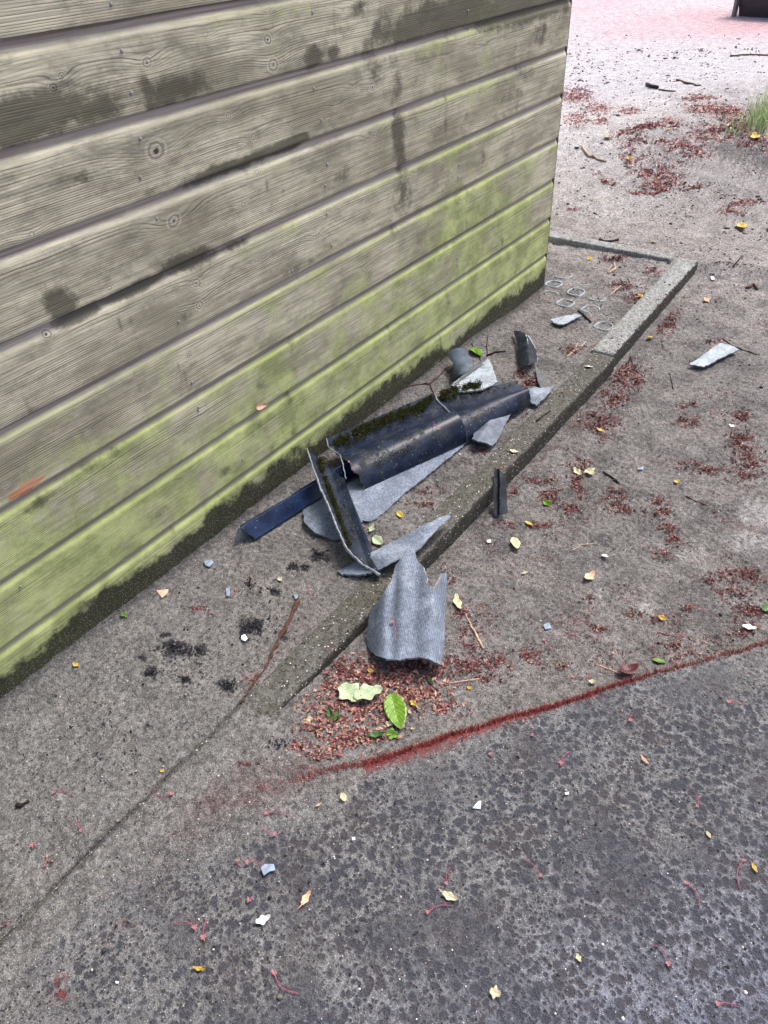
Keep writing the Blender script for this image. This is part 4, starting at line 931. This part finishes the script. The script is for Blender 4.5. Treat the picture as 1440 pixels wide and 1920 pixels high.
# ------------------------------------------------------------------ leaves and petals
def leafmesh(L, W, cup=.2, curl=.15, notch=0, wav=0., stem=0):
    n, m_ = 15, 9; V, F, UV = [], [], []
    for i in range(n):
        t = i / (n - 1); hw = W / 2 * (math.sin(math.pi * t ** .85) ** .75 if 0 < t < 1 else 0) + .0001
        for j in range(m_):
            s = j / (m_ - 1) * 2 - 1; ww = hw * (1 + wav * math.sin(t * 14 + (1 if s > 0 else 2)) * abs(s))
            V.append((t * L - L / 2, s * ww, cup * abs(s) * hw + curl * L * (2 * t - 1) ** 2 + wav * .06 * L * math.sin(t * 12 + s * 3))); UV.append((t, j / (m_ - 1)))
    for i in range(n - 1):
        for j in range(m_ - 1): F.append((i * m_ + j, (i + 1) * m_ + j, (i + 1) * m_ + j + 1, i * m_ + j + 1))
    me = mesh_np('leaf', V, F); l = me.uv_layers.new(name='UVMap')
    vi = np.empty(len(me.loops), np.int32); me.loops.foreach_get('vertex_index', vi); l.data.foreach_set('uv', np.array(UV, np.float32)[vi].ravel())
    return me
def leaf(a, b, W, mat, label, *, name='leaf', cat='leaf', group=None, cup=None, curl=None, wav=None, z=None, roll=None, stem=0):
    small = math.dist(a, b) < 34; cup = cup if cup is not None else random.uniform(.2, .7); curl = curl if curl is not None else random.uniform(.08, .26)
    wav = wav if wav is not None else random.uniform(.05, .35) * small; roll = roll if roll is not None else random.uniform(-.35, .35) * small
    if small: W = W * random.uniform(.7, 1.0)
    A = gp(*a) if z is None else at(*a, z); B = gp(*b) if z is None else at(*b, z); L = max(.004, np.linalg.norm(B - A))
    me = leafmesh(L, W * L, cup, curl, wav=wav)
    if stem:
        bm = bmesh.new(); bm.from_mesh(me); uvl = bm.loops.layers.uv.active
        V, F = tube([(-L / 2 + .001, 0, curl * L), (-L / 2 - stem * .5, stem * .1, curl * L + .001), (-L / 2 - stem, stem * .3, .001)], [.0006, .0006, .0007], 4)
        vs = [bm.verts.new(tuple(v)) for v in V]
        for f in F: bm.faces.new([vs[i] for i in f])
        bm.to_mesh(me); bm.free()
    o = link(name, me, [mat]); M = (A + B) / 2; o.location = Vector((M[0], M[1], max(M[2], A[2], B[2]) + (.0085 if L > .04 and a[1] > 1200 and a[1] < 1420 else .003) + .02 * abs(math.sin(roll)) * L))
    d = B - A; o.rotation_euler = (roll, -math.atan2(d[2], math.hypot(d[0], d[1])), math.atan2(d[1], d[0]))
    md = o.modifiers.new('thick', 'SOLIDIFY'); md.thickness = .0004
    tag(o, label, cat, group); return o
G_Y = 'small yellow and cream leaves scattered about'
for a, b, W, mt, lb, kw in [
 ((733, 1306), (752, 1374), .50, LEAF_G, 'large bright green leaf with brown flecks beside the red mat edge', dict(curl=.04, cup=.35)),
 ((722, 1378), (748, 1380), .85, LEAF_G, 'small rounded glossy green leaf below the large green leaf', dict(cup=.5, curl=.05)),
 ((690, 1382), (722, 1378), .45, LEAF_DG, 'dark olive leaf left of the small rounded glossy leaf', dict()),
 ((618, 1330), (622, 1356), .45, LEAF_DG, 'upright dark green leaf in the litter near the kerb end', dict(roll=.5)),
 ((628, 1356), (636, 1336), .55, LEAF_DG, 'dark green leaf leaning against another in the litter near the kerb end', dict(roll=-.4)),
 ((637, 1292), (678, 1320), .72, LEAF_P, 'left half of the crumpled pale green leaves below the curved tile piece', dict(wav=.25, curl=.08)),
 ((664, 1318), (718, 1298), .55, LEAF_P, 'right wavy one of the crumpled pale green leaves below the curved tile piece', dict(wav=.28, curl=.08)),
 ((802, 1275), (812, 1286), .6, LEAF_DG, 'tiny dark green leaf in the litter right of the pale leaves', dict()),
 ((883, 655), (900, 672), .65, LEAF_G, 'small green leaf by the wall behind the far ridge tile', dict()),
 ((228, 1154), (240, 1160), .8, LEAF_G, 'tiny bright green leaf at the foot of the boards', dict(cup=.6)),
 ((1018, 942), (1034, 950), .6, LEAF_G, 'small yellow-green leaf in litter right of the leaning black shard', dict()),
 ((1222, 1238), (1248, 1244), .6, LEAF_G, 'small glossy green leaf at the red mat edge towards the right', dict(curl=.05)),
 ((1158, 1268), (1195, 1256), .55, LEAF_R, 'dark maroon leaf tucked under the mat edge', dict()),
 ((1428, 1148), (1444, 1138), .8, LEAF_DG, 'dark green leaf cut by the right picture edge above the red mat edge', dict()),
 ((640, 1490), (648, 1506), .75, LEAF_C, 'cream oval leaf on the mat below the left part of the red edge', dict()),
 ((592, 1515), (604, 1508), .4, LEAF_B, 'thin curled tan leaf left of the cream oval leaf', dict()),
 ((565, 1700), (581, 1673), .45, LEAF_B, 'curled tan leaf with a stalk on the left half of the mat', dict(stem=.012, curl=.2)),
 ((480, 1733), (508, 1720), .6, LEAF_W, 'white petal-like leaf near the lower left of the mat', dict()),
 ((829, 1676), (858, 1690), .6, LEAF_C, 'cream leaf with a thin stalk in the middle of the mat', dict(stem=.01)),
 ((1080, 1790), (1088, 1806), .65, LEAF_C, 'cream leaf on the lower right half of the mat, with a bite out of it', dict()),
 ((918, 1860), (939, 1866), .95, LEAF_C, 'round cream leaf at the bottom of the mat', dict()),
 ((362, 1816), (388, 1820), .3, LEAF_Y, 'thin yellow leaf sliver at the lower left of the mat', dict()),
 ((1408, 1620), (1418, 1638), .6, LEAF_Y, 'small yellow leaf near the right edge of the mat', dict()),
 ((1324, 1560), (1332, 1574), .6, LEAF_C, 'small cream scrap on the right half of the mat', dict()),
 ((1200, 1418), (1216, 1436), .3, LEAF_B, 'little tan curl in the upper right of the mat', dict()),
 ((955, 846), (972, 850), .7, LEAF_C, 'cream leaf lying on the near kerb top', dict(stem=.006)),
 ((1096, 688), (1112, 690), .6, LEAF_W, 'white petal on the kerb near the joint', dict(curl=.02)),
 ((1075, 881), (1090, 894), .5, LEAF_C, 'left one of a pair of pale yellow leaves on the sand', dict()),
 ((1098, 884), (1112, 894), .95, LEAF_C, 'right rounder one of a pair of pale yellow leaves on the sand', dict()),
 ((984, 980), (998, 988), .6, LEAF_Y, 'yellow leaf on the sand below the leaning black shard', dict()),
 ((962, 1014), (968, 1036), .5, LEAF_C, 'pale pointed leaf on the sand lower right of the black shard', dict()),
 ((978, 1078), (990, 1074), .5, LEAF_C, 'pale leaf on grey sand right of the curved tile piece top', dict(stem=.008)),
 ((745, 962), (755, 974), .7, LEAF_Y, 'yellow leaf between the ribbed sheet and the kerb', dict()),
 ((1233, 1158), (1250, 1164), .7, LEAF_Y, 'bright yellow flower-like leaf on the right sand', dict(wav=.3)),
 ((1127, 1044), (1140, 1048), .8, LEAF_W, 'white petal above the tan leaf scraps on the right sand', dict()),
 ((1096, 1092), (1113, 1077), .5, LEAF_B, 'tan curled leaf scrap below the white petal on the right sand', dict()),
 ((1390, 1178), (1418, 1182), .6, LEAF_W, 'pinkish white leaf in litter above the red edge at the far right', dict()),
 ((1103, 1282), (1118, 1282), .8, LEAF_C, 'cream leaf at the red mat edge left of the maroon leaf', dict()),
 ((574, 1352), (587, 1348), .9, LEAF_C, 'cream round leaf near the kerb end in the litter', dict(stem=.008)),
 ((723, 1358), (738, 1360), .8, LEAF_C, 'cream round leaf against the large green leaf', dict()),
 ((665, 1388), (684, 1391), .5, LEAF_C, 'cream folded leaf left of the dark olive leaf', dict()),
 ((688, 1258), (702, 1262), .7, LEAF_Y, 'orange-yellow leaf in litter just below the curved tile piece', dict()),
 ((770, 1318), (782, 1326), .7, LEAF_Y, 'yellow leaf in litter right of the large green leaf', dict(wav=.3)),
 ((876, 1290), (884, 1296), .8, LEAF_Y, 'small yellow leaf at the right end of the near litter', dict()),
 ((700, 985), (694, 1002), .6, LEAF_P, 'pale green leaf behind the channel shaped tile', dict()),
 ((700, 1010), (718, 1024), .8, LEAF_P, 'pale green leaf between channel tile and pointed shard', dict()),
 ((1384, 422), (1396, 432), .7, LEAF_Y, 'bright yellow leaf on the sand near the right edge beyond the kerb corner', dict(wav=.3)),
 ((1218, 454), (1233, 457), .6, LEAF_Y, 'yellow leaf on the sand behind the crosswise kerb', dict()),
 ((1100, 484), (1110, 488), .8, LEAF_Y, 'yellow leaf in front of the crosswise kerb near the shed corner', dict()),
 ((1132, 259), (1144, 262), .7, LEAF_Y, 'yellow leaf on light sand left of the litter streak', dict()),
 ((1240, 281), (1252, 284), .7, LEAF_Y, 'yellow leaf on the litter streak running to the grass', dict()),
 ((1172, 325), (1181, 328), .7, LEAF_Y, 'small yellow leaf on the sand below the bent pale twig', dict()),
 ((1409, 262), (1420, 268), .7, LEAF_Y, 'orange-yellow leaf at the foot of the grass tuft', dict()),
 ((1196, 555), (1206, 559), .7, LEAF_Y, 'yellow leaf against the far kerb inside the strip', dict()),
 ((1219, 607), (1226, 613), .8, LEAF_Y, 'tiny yellow leaf just outside the far kerb', dict()),
 ((1118, 806), (1132, 812), .6, LEAF_Y, 'yellowish leaf on dark red litter outside the near kerb', dict()),
 ((1264, 907), (1272, 902), .7, LEAF_Y, 'tiny yellow leaf in the litter at mid right', dict()),
 ((137, 1247), (150, 1253), .7, LEAF_Y, 'crumpled yellow leaf on the sand near the boards at left', dict(wav=.3)),
 ((301, 1445), (309, 1449), .8, LEAF_Y, 'tiny yellow leaf left of the dark seam', dict()),
 ((522, 1085), (528, 1092), .8, LEAF_C, 'tiny cream leaf on the sand above the bark strip', dict()),
 ((1318, 568), (1328, 562), .6, LEAF_B, 'tan leaf scrap on the sand right of the far kerb', dict(roll=.4)),
 ((1366, 798), (1378, 803), .5, LEAF_W, 'white petal on the sand towards the right edge below the lone shard', dict()),
 ((853, 1120), (862, 1150), .35, LEAF_C, 'pale crumpled leaf right of the jagged curved tile piece', dict(wav=.3)),
 ]:
    leaf(a, b, W, mt, lb, group=None, **kw)
# leaf stuck on the boards
x_, z_ = wallpt(484, 760)
o = link('leaf', leafmesh(.05, .022, .3, .2), [LEAF_B]); o.location = (x_, YW - .006, z_); o.rotation_euler = (math.radians(80), .3, 0); tag(o, 'dried tan leaf caught on the shed boards above the dark blue plate', 'leaf')

# flat chips
def chip(outl, mat, label, h=.003, name='chip', cat='chip', lift=.002):
    P = [gp(*p) for p in outl]; z = max(p[2] for p in P) + lift
    bm = bmesh.new(); vs = [bm.verts.new((p[0], p[1], z)) for p in P]; f = bm.faces.new(vs); f.normal_update()
    if f.normal.z < 0: f.normal_flip()
    r = bmesh.ops.extrude_face_region(bm, geom=[f]); 
    for v in [g for g in r['geom'] if isinstance(g, bmesh.types.BMVert)]: v.co.z += h
    bmesh.ops.recalc_face_normals(bm, faces=bm.faces)
    bmesh.ops.bevel(bm, geom=[e for e in bm.edges], offset=.0006, segments=1, affect='EDGES')
    me = bpy.data.meshes.new(name); bm.to_mesh(me); bm.free(); o = link(name, me, [mat], smooth=False); recentre(o); tag(o, label, cat); return o
chip([(886, 1517), (897, 1504), (902, 1504), (901, 1519)], CHIP_W, 'small white angular chip on the dark middle of the mat')
chip([(489, 1629), (497, 1622), (514, 1622), (517, 1634), (506, 1636), (495, 1644)], CHIP_B, 'blue-grey plastic scrap on the left half of the mat', name='plastic_scrap', cat='plastic scrap')
chip([(294, 1110), (317, 1108), (314, 1117), (304, 1123)], CHIP_O, 'tan angular chip on the sand near the boards')
chip([(382, 1055), (395, 1052), (402, 1057), (394, 1067), (387, 1065)], CHIP_B, 'blue-grey chip on the sand left of the dark blue plate end')
chip([(424, 1106), (432, 1103), (431, 1120), (425, 1121)], CHIP_B, 'small slate chip beside a pink stalk on the left sand')
chip([(453, 1194), (460, 1192), (465, 1200), (460, 1206), (453, 1202)], CHIP_W, 'white chip beside the dark wet splash on the left sand')
chip([(552, 1118), (558, 1116), (560, 1124), (553, 1126)], CHIP_B, 'tiny dark blue chip at the top of the bark strip')
chip([(1018, 1175), (1028, 1171), (1034, 1180), (1022, 1183)], CHIP_B, 'blue-grey chip alone on the grey sand right of the curved piece')
chip([(1195, 880), (1206, 878), (1205, 884), (1196, 884)], CHIP_B, 'small bluish chip on litter right of the paired pale leaves')
chip([(1331, 523), (1337, 521), (1340, 526), (1334, 528)], CHIP_W, 'tiny white stone right of the far kerb corner')
chip([(912, 1015), (920, 1013), (921, 1019), (914, 1020)], CHIP_W, 'small white stone on the sand right of the kerb near the pointed shard')
chip([(660, 1572), (666, 1571), (666, 1577), (661, 1578)], CHIP_W, 'tiny white stone on the mat between cream leaf and blue scrap')
chip([(1058, 1488), (1066, 1487), (1066, 1492), (1060, 1493)], CHIP_W, 'tiny white stone on the mat below the pink leaning stalk')
chip([(217, 1841), (224, 1842), (223, 1846), (218, 1846)], CHIP_W, 'tiny white stone at the bottom left of the mat')

# ------------------------------------------------------------------ petal litter
def litter():
    pats = [(1080, 180, 30, 13), (1120, 205, 25, 10), (1080, 225, 20, 12), (1125, 228, 15, 7), (1180, 210, 18, 8), (1190, 255, 35, 13), (1215, 243, 25, 9), (1225, 280, 30, 9), (1250, 290, 35, 12), (1255, 230, 18, 6), (1330, 205, 45, 8), (1370, 215, 30, 12), (1380, 245, 40, 13), (1330, 250, 30, 9), (1300, 265, 30, 8), (1235, 315, 25, 8), (1140, 318, 20, 6), (1370, 397, 25, 7), (1395, 380, 25, 6), (1075, 393, 10, 4), (1265, 265, 30, 8), (1310, 185, 30, 6), (1420, 262, 25, 8), (1180, 275, 15, 8), (1200, 360, 20, 6), (1250, 350, 15, 5), (1310, 320, 15, 5),
            (1150, 485, 22, 6), (1220, 508, 14, 6), (1165, 537, 22, 8), (1195, 560, 20, 10), (1250, 600, 18, 24), (1075, 655, 22, 8), (990, 718, 20, 13), (975, 700, 14, 7), (1170, 700, 30, 22), (1150, 745, 25, 15), (1120, 790, 35, 20), (1190, 715, 14, 14), (1130, 820, 15, 10), (1090, 870, 20, 12), (1083, 910, 13, 24), (950, 905, 14, 10), (960, 925, 12, 10), (1010, 900, 30, 7), (1030, 930, 18, 18), (1065, 955, 25, 9), (940, 985, 28, 7), (1010, 985, 25, 6), (1150, 935, 20, 18), (1180, 957, 28, 7), (1240, 960, 18, 8), (1255, 992, 18, 10), (1290, 872, 20, 7), (1330, 880, 28, 9), (1390, 830, 26, 20), (1405, 868, 28, 16), (1400, 890, 20, 8), (1265, 1010, 18, 10), (1235, 942, 16, 8), (1390, 1080, 36, 14), (1340, 1085, 28, 10), (1370, 1112, 26, 10), (1405, 1150, 28, 26), (1385, 1188, 22, 8), (1125, 1180, 14, 7), (1190, 1152, 18, 6), (1235, 1165, 14, 6), (1262, 1220, 30, 14), (1170, 1228, 22, 6), (990, 1228, 26, 12), (1035, 1248, 26, 12), (1240, 1040, 20, 8), (1100, 1120, 12, 6), (1290, 1140, 12, 6), (1390, 780, 20, 10), (1290, 790, 20, 10), (1340, 640, 14, 5), (1290, 760, 16, 6), (1050, 740, 10, 6), (700, 860, 1, 1), (985, 780, 6, 8), (800, 920, 24, 6), (790, 945, 20, 5), (900, 850, 18, 6),
            (660, 1258, 46, 16), (720, 1272, 60, 20), (800, 1256, 55, 16), (880, 1246, 46, 18), (700, 1340, 56, 30), (640, 1385, 50, 20), (600, 1412, 34, 14), (760, 1305, 46, 16), (830, 1330, 36, 12), (880, 1200, 24, 20), (866, 1150, 11, 20), (640, 1315, 40, 20), (920, 1272, 28, 10), (590, 1360, 20, 16), (700, 1385, 30, 8), (615, 1290, 16, 14), (645, 1240, 20, 14), (940, 1240, 20, 14), (800, 1300, 30, 12),
            (90, 1616, 13, 7), (40, 1728, 28, 6), (12, 1738, 10, 6), (370, 1140, 12, 5), (480, 1278, 14, 5), (560, 1398, 20, 8), (470, 1432, 16, 4), (840, 1085, 14, 16), (1160, 1330, 14, 5), (240, 1728, 10, 5), (295, 1603, 6, 6)]
    pal = [((.17, .064, .062), 5), ((.080, .032, .034), 5), ((.25, .125, .105), 3), ((.38, .25, .20), 1.8), ((.04, .018, .018), 3), ((.24, .06, .10), .8)]
    pw = np.array([p[1] for p in pal], float); pw /= pw.sum(); pc = np.array([p[0] for p in pal])
    VV, CC = [], []
    def pieces(x, y, z, size, c):
        n = len(x); a = rng.uniform(0, 6.28, n); l = (size * rng.uniform(.7, 1.6, n))[:, None]; w_ = (size * rng.uniform(.25, .7, n))[:, None]
        d = np.stack([np.cos(a), np.sin(a), rng.normal(0, .4, n)], 1) * l * .5; e = np.stack([-np.sin(a), np.cos(a), rng.normal(0, .6, n)], 1) * w_ * .5
        u = np.zeros((n, 3)); u[:, 2] = size * .2; p = np.stack([x, y, z], 1)
        VV.append(np.stack([p - d, p + e - d * .1 + u, p + d, p - e + d * .1 + u * .3], 1).reshape(-1, 3)); CC.append(np.repeat(c, 4, 0))
    total = 0
    for (px, py, rx, ry) in pats:
        c0 = at(px, py, -.02); c1 = at(px + rx, py, -.02); c2 = at(px, py + ry, -.02)
        area = math.pi * np.linalg.norm(np.cross(c1 - c0, c2 - c0)); dist = np.linalg.norm(c0 - np.array([0, 0, CAMZ]))
        size = .0068 if dist < 2.3 else (.0075 if dist < 4.5 else .0052) * dist / 2.6
        n = int(min(4200, area / (size * size) * (6.0 if dist < 2.3 else 6.0 if dist < 5 else 3.6)))
        near = dist < 1.95 and px > 550 and px < 960
        qx = px + rng.normal(0, .6, n) * rx; qy = py + rng.normal(0, .6, n) * ry
        x, y, z = gpv(qx, qy); s_, t_ = edge_s(x, y); u1 = rng.random((4, n))
        keep = ~((y > KY0 - .01) & (y < KY1 + .01) & (x < KXE) & (u1[0] < .92)) & ~((s_ > 0) & (qx > 550) & (qy < 1440) & (u1[1] < .95))
        keep &= ~((fbm(x * 22, y * 22, 2, 15) < -.06) & (u1[2] < .85)) & ~((y > YW - .012) & (x < XR + .03))
        x, y, z = x[keep], y[keep], z[keep]; n = len(x)
        c = pc[rng.choice(len(pal), n, p=pw)] * rng.uniform(.7, 1.4, (n, 1))
        if near: k = rng.random(n) < .22; c[k] = np.array([.44, .24, .19]) * rng.uniform(.7, 1.3, (k.sum(), 1))
        if dist > 4.5: c = c * 1.9 + .02
        pieces(x, y, z + rng.uniform(0, .6, n) * size, size * rng.uniform(.55, 1.25, n) * (1.1 if near else 1), c); total += n
    for (px, py, rx, ry, n) in [(600, 1040, 20, 10, 60), (470, 1175, 24, 14, 120), (330, 1215, 26, 8, 90), (372, 1222, 14, 8, 50), (283, 1262, 12, 6, 40), (345, 1275, 10, 8, 30), (428, 1285, 14, 10, 50), (468, 1095, 5, 12, 40), (515, 1108, 10, 4, 30), (560, 1062, 16, 6, 50), (500, 1150, 60, 60, 120), (330, 1240, 80, 50, 160), (200, 1400, 120, 80, 120), (520, 1390, 20, 10, 40)]:
        x, y, z = gpv(px + rng.normal(0, .6, n) * rx, py + rng.normal(0, .6, n) * ry); k = (y < YW - .01); x, y, z = x[k], y[k], z[k]; n = len(x)
        pieces(x, y, z + .001, rng.uniform(.003, .010, n), np.tile([.012, .012, .016], (n, 1)) * rng.uniform(.6, 2, (n, 1)))
    # larger curled petals in the near drift
    n = 700; x, y, z = gpv(np.concatenate([740 + rng.normal(0, .45, 450) * 130, 630 + rng.normal(0, .5, 250) * 90]), np.concatenate([1275 + rng.normal(0, .5, 450) * 60, 1345 + rng.normal(0, .5, 250) * 60]))
    s_, t_ = edge_s(x, y); k = (s_ < -.004) & ~((y > KY0 - .01) & (rng.random(n) < .9)); x, y, z = x[k], y[k], z[k]; n = len(x)
    c = np.array([(.34, .17, .13), (.42, .25, .19), (.20, .08, .065), (.28, .11, .10)])[rng.integers(0, 4, n)] * rng.uniform(.7, 1.25, (n, 1))
    pieces(x, y, z + rng.uniform(.002, .005, n), rng.uniform(.008, .014, n), c)
    # broad drift field outside the kerb
    n = 90000; qx = rng.uniform(560, 1440, n); qy = rng.uniform(560, 1290, n) ; x, y, z = gpv(qx, qy); s_, t_ = edge_s(x, y)
    f = fbm(x * 5.5 + 3, y * 5.5, 4, 18) + .30 * fbm(x * 25, y * 25, 2, 19) + .14 * sstep(850, 1150, qy) * sstep(1000, 1300, qx)
    keep = (y < KY0 - .005) & (s_ < -.005) & (rng.random(n) < sstep(.10, .55, f)) & (rng.random(n) < .62)
    x, y, z, qy = x[keep], y[keep], z[keep], qy[keep]; n = len(x); dist = np.sqrt(x * x + y * y + CAMZ ** 2)
    c = pc[rng.choice(len(pal), n, p=pw)] * rng.uniform(.7, 1.5, (n, 1)); k = rng.random(n) < .12; c[k] = np.array([.42, .24, .19])
    pieces(x, y, z + rng.uniform(0, .003, n), .0052 * np.maximum(1, dist / 2.6) * rng.uniform(.5, 1.3, n), c); total += n
    # thin scatter everywhere
    n = 5200
    a_, b_ = rng.uniform(0, 1440, n), rng.uniform(20, 1900, n)
    k = ~((b_ > 1400) & (rng.random(n) < .75)) & ~((a_ < 500) & (rng.random(n) < .6)); a_, b_ = a_[k], b_[k]
    x, y, z = gpv(a_, b_); k = ~((y > YW - .02) & (x < XR + .05)); x, y, z = x[k], y[k], z[k]; n = len(x)
    dist = np.sqrt(x * x + y * y + CAMZ ** 2); c = pc[rng.choice(len(pal), n, p=pw)] * rng.uniform(.7, 1.4, (n, 1))
    u = rng.random(n); c[u < .3] = np.array([.025, .022, .022]); c[(u > .3) & (u < .34)] = np.array([.6, .58, .52])
    pieces(x, y, z + .001, .0036 * np.maximum(1, dist / 2.6) * rng.uniform(.5, 1.3, n), c)
    V = np.concatenate(VV); C = np.concatenate(CC)
    F = np.arange(len(V)).reshape(-1, 4); tri = np.concatenate([F[:, [0, 1, 2]], F[:, [0, 2, 3]]])
    me = mesh_np('petal_litter', V, tri); cattr(me, 'tint', np.array(C)); o = link('petal_litter', me, [PETAL], smooth=False)
    tag(o, 'dark red and pink dried petals drifted in patches over the sand', 'petal litter', kind='stuff'); print('litter', total)
litter()

# dark crumbs and clods, small stones
def crumbs():
    bm = bmesh.new(); bmesh.ops.create_icosphere(bm, subdivisions=1, radius=1); bv = np.array([v.co[:] for v in bm.verts]); bf = np.array([[v.index for v in f.verts] for f in bm.faces]); bm.free()
    n = 9000; a_, b_ = rng.uniform(0, 1440, n), rng.uniform(60, 1920, n)
    x, y, z = gpv(a_, b_); k = ~((y > YW - .008) & (x < XR + .05)); x, y, z = x[k], y[k], z[k]; n = len(x)
    dist = np.sqrt(x * x + y * y + CAMZ ** 2); r = .0013 * np.maximum(1, dist / 2.2) * rng.lognormal(0, .4, n)
    P = np.stack([x, y, z + .3 * r], 1)
    V = bv[None] * rng.uniform(.6, 1.3, (n, 12, 3)) * r[:, None, None] * np.array([1, 1, .7]) + P[:, None]
    F = bf[None] + 12 * np.arange(n)[:, None, None]
    t = rng.random(n); c = np.where((t < .5)[:, None], (.03, .028, .028), np.where((t < .9)[:, None], (.13, .12, .11), (.5, .48, .45))) * rng.uniform(.7, 1.3, (n, 1))
    V, F, C = [V.reshape(-1, 3)], [F.reshape(-1, 3)], [np.repeat(c, 12, 0)]
    n = 5000; x, y, z = gpv(rng.uniform(1030, 1440, n), 90 + 520 * rng.random(n) ** 1.3); k = (fbm(x * 2.2, y * 3, 3, 29) > -.05) & ~((y > YW) & (x < XR + .06)); x, y, z = x[k], y[k], z[k]; n = len(x)
    r = rng.lognormal(0, .5, n) * .0016 * np.sqrt(x * x + y * y + 2.2) / 2.4
    V.append((bv[None] * rng.uniform(.4, 1.6, (n, 12, 3)) * r[:, None, None] * np.array([1, 1, .5]) + np.stack([x, y, z], 1)[:, None]).reshape(-1, 3)); F.append((bf[None] + 12 * np.arange(n)[:, None, None] + len(V[0])).reshape(-1, 3))
    C.append(np.repeat(np.array([.07, .06, .06]) * rng.uniform(.4, 2.2, (n, 1)), 12, 0))
    me = mesh_np('sand_crumbs', np.concatenate(V), np.concatenate(F)); cattr(me, 'tint', np.concatenate(C)); o = link('sand_crumbs', me, [PETAL])
    tag(o, 'loose grit and soil crumbs scattered over the ground', 'grit', kind='stuff')
crumbs()

# ------------------------------------------------------------------ grass tuft on the bank
def grass():
    V, C = [], []
    for _ in range(1100):
        a_, b_ = (1452 + rng.normal(0, 24), 222 + rng.normal(0, 13)) if rng.random() < .82 else (1395 + rng.normal(0, 30), 240 + rng.normal(0, 12))
        if a_ < 1340: continue
        p = gp(a_, b_); core = a_ > 1400
        h = rng.uniform(.04, .13) if core else rng.uniform(.02, .06); an = rng.uniform(0, 6.28); ln = rng.uniform(.1, .7) * h; wd = rng.uniform(.0018, .0035)
        d = np.array([math.cos(an), math.sin(an), 0]); e = np.array([-d[1], d[0], 0]) * wd; m_ = p + d * ln * .35 + np.array([0, 0, h * .6]); t = p + d * ln + np.array([0, 0, h])
        V.extend([p - e, p + e, m_ + e * .7, p - e, m_ + e * .7, m_ - e * .7, m_ - e * .7, m_ + e * .7, t])
        c = np.array([.42, .55, .28]) * rng.uniform(.6, 1.5) if rng.random() < .8 else np.array([.35, .30, .14]); C.extend([c] * 9)
    me = mesh_np('grass', np.array(V), np.arange(len(V)).reshape(-1, 3)); cattr(me, 'tint', np.array(C)); o = link('grass', me, [BLADE], smooth=False)
    tag(o, 'tuft of fresh green grass on the sandy bank at the right', 'grass', kind='stuff')
grass()

# ------------------------------------------------------------------ steel planter at the back
def planter():
    a = at(1386, 27); b = at(1446, 31); d = (b - a); d /= np.linalg.norm(d); n = np.array([d[1], -d[0], 0]); n = n if n[0] > 0 else -n
    root = empty('steel_trough', (float(a[0]), float(a[1]), 0), 'dark brown steel trough with slanting end at the far right of the yard', 'trough')
    L, Dp, H, sl = 2.6, 1.0, .55, .10
    bm = bmesh.new(); vs = []
    for z, o_ in ((-.02, 0), (H, sl)):
        for (u, v) in ((-o_, -o_), (L + o_, -o_), (L + o_, Dp + o_), (-o_, Dp + o_)): vs.append(bm.verts.new(tuple(d * u + n * v + np.array([0, 0, z]))))
    for i in range(4): bm.faces.new([vs[i], vs[(i + 1) % 4], vs[4 + (i + 1) % 4], vs[4 + i]])
    bm.faces.new(vs[:4]); bmesh.ops.recalc_face_normals(bm, faces=bm.faces)
    me = bpy.data.meshes.new('trough_body'); bm.to_mesh(me); bm.free(); me.materials.append(STEEL)
    o = bpy.data.objects.new('trough_body', me); COL.objects.link(o); o.parent = root; md = o.modifiers.new('t', 'SOLIDIFY'); md.thickness = .02
    me = boxmesh(-.06, -.02, -.10, -.02, -.02, .58, .004); me.materials.append(mat_plain('corner_steel', (.22, .18, .18), .5, .4, .2, 8))
    o = bpy.data.objects.new('corner_profile', me); COL.objects.link(o); o.parent = root; o.rotation_euler = (0, 0, math.atan2(d[1], d[0])); 
    me = boxmesh(.0, L, .03, Dp, .42, .47); me.materials.append(POST)
    o = bpy.data.objects.new('soil_bed', me); COL.objects.link(o); o.parent = root; o.rotation_euler = (0, 0, math.atan2(d[1], d[0])); o.scale = (1, 1 if n @ np.array([-d[1], d[0], 0]) > 0 else -1, 1)
planter()
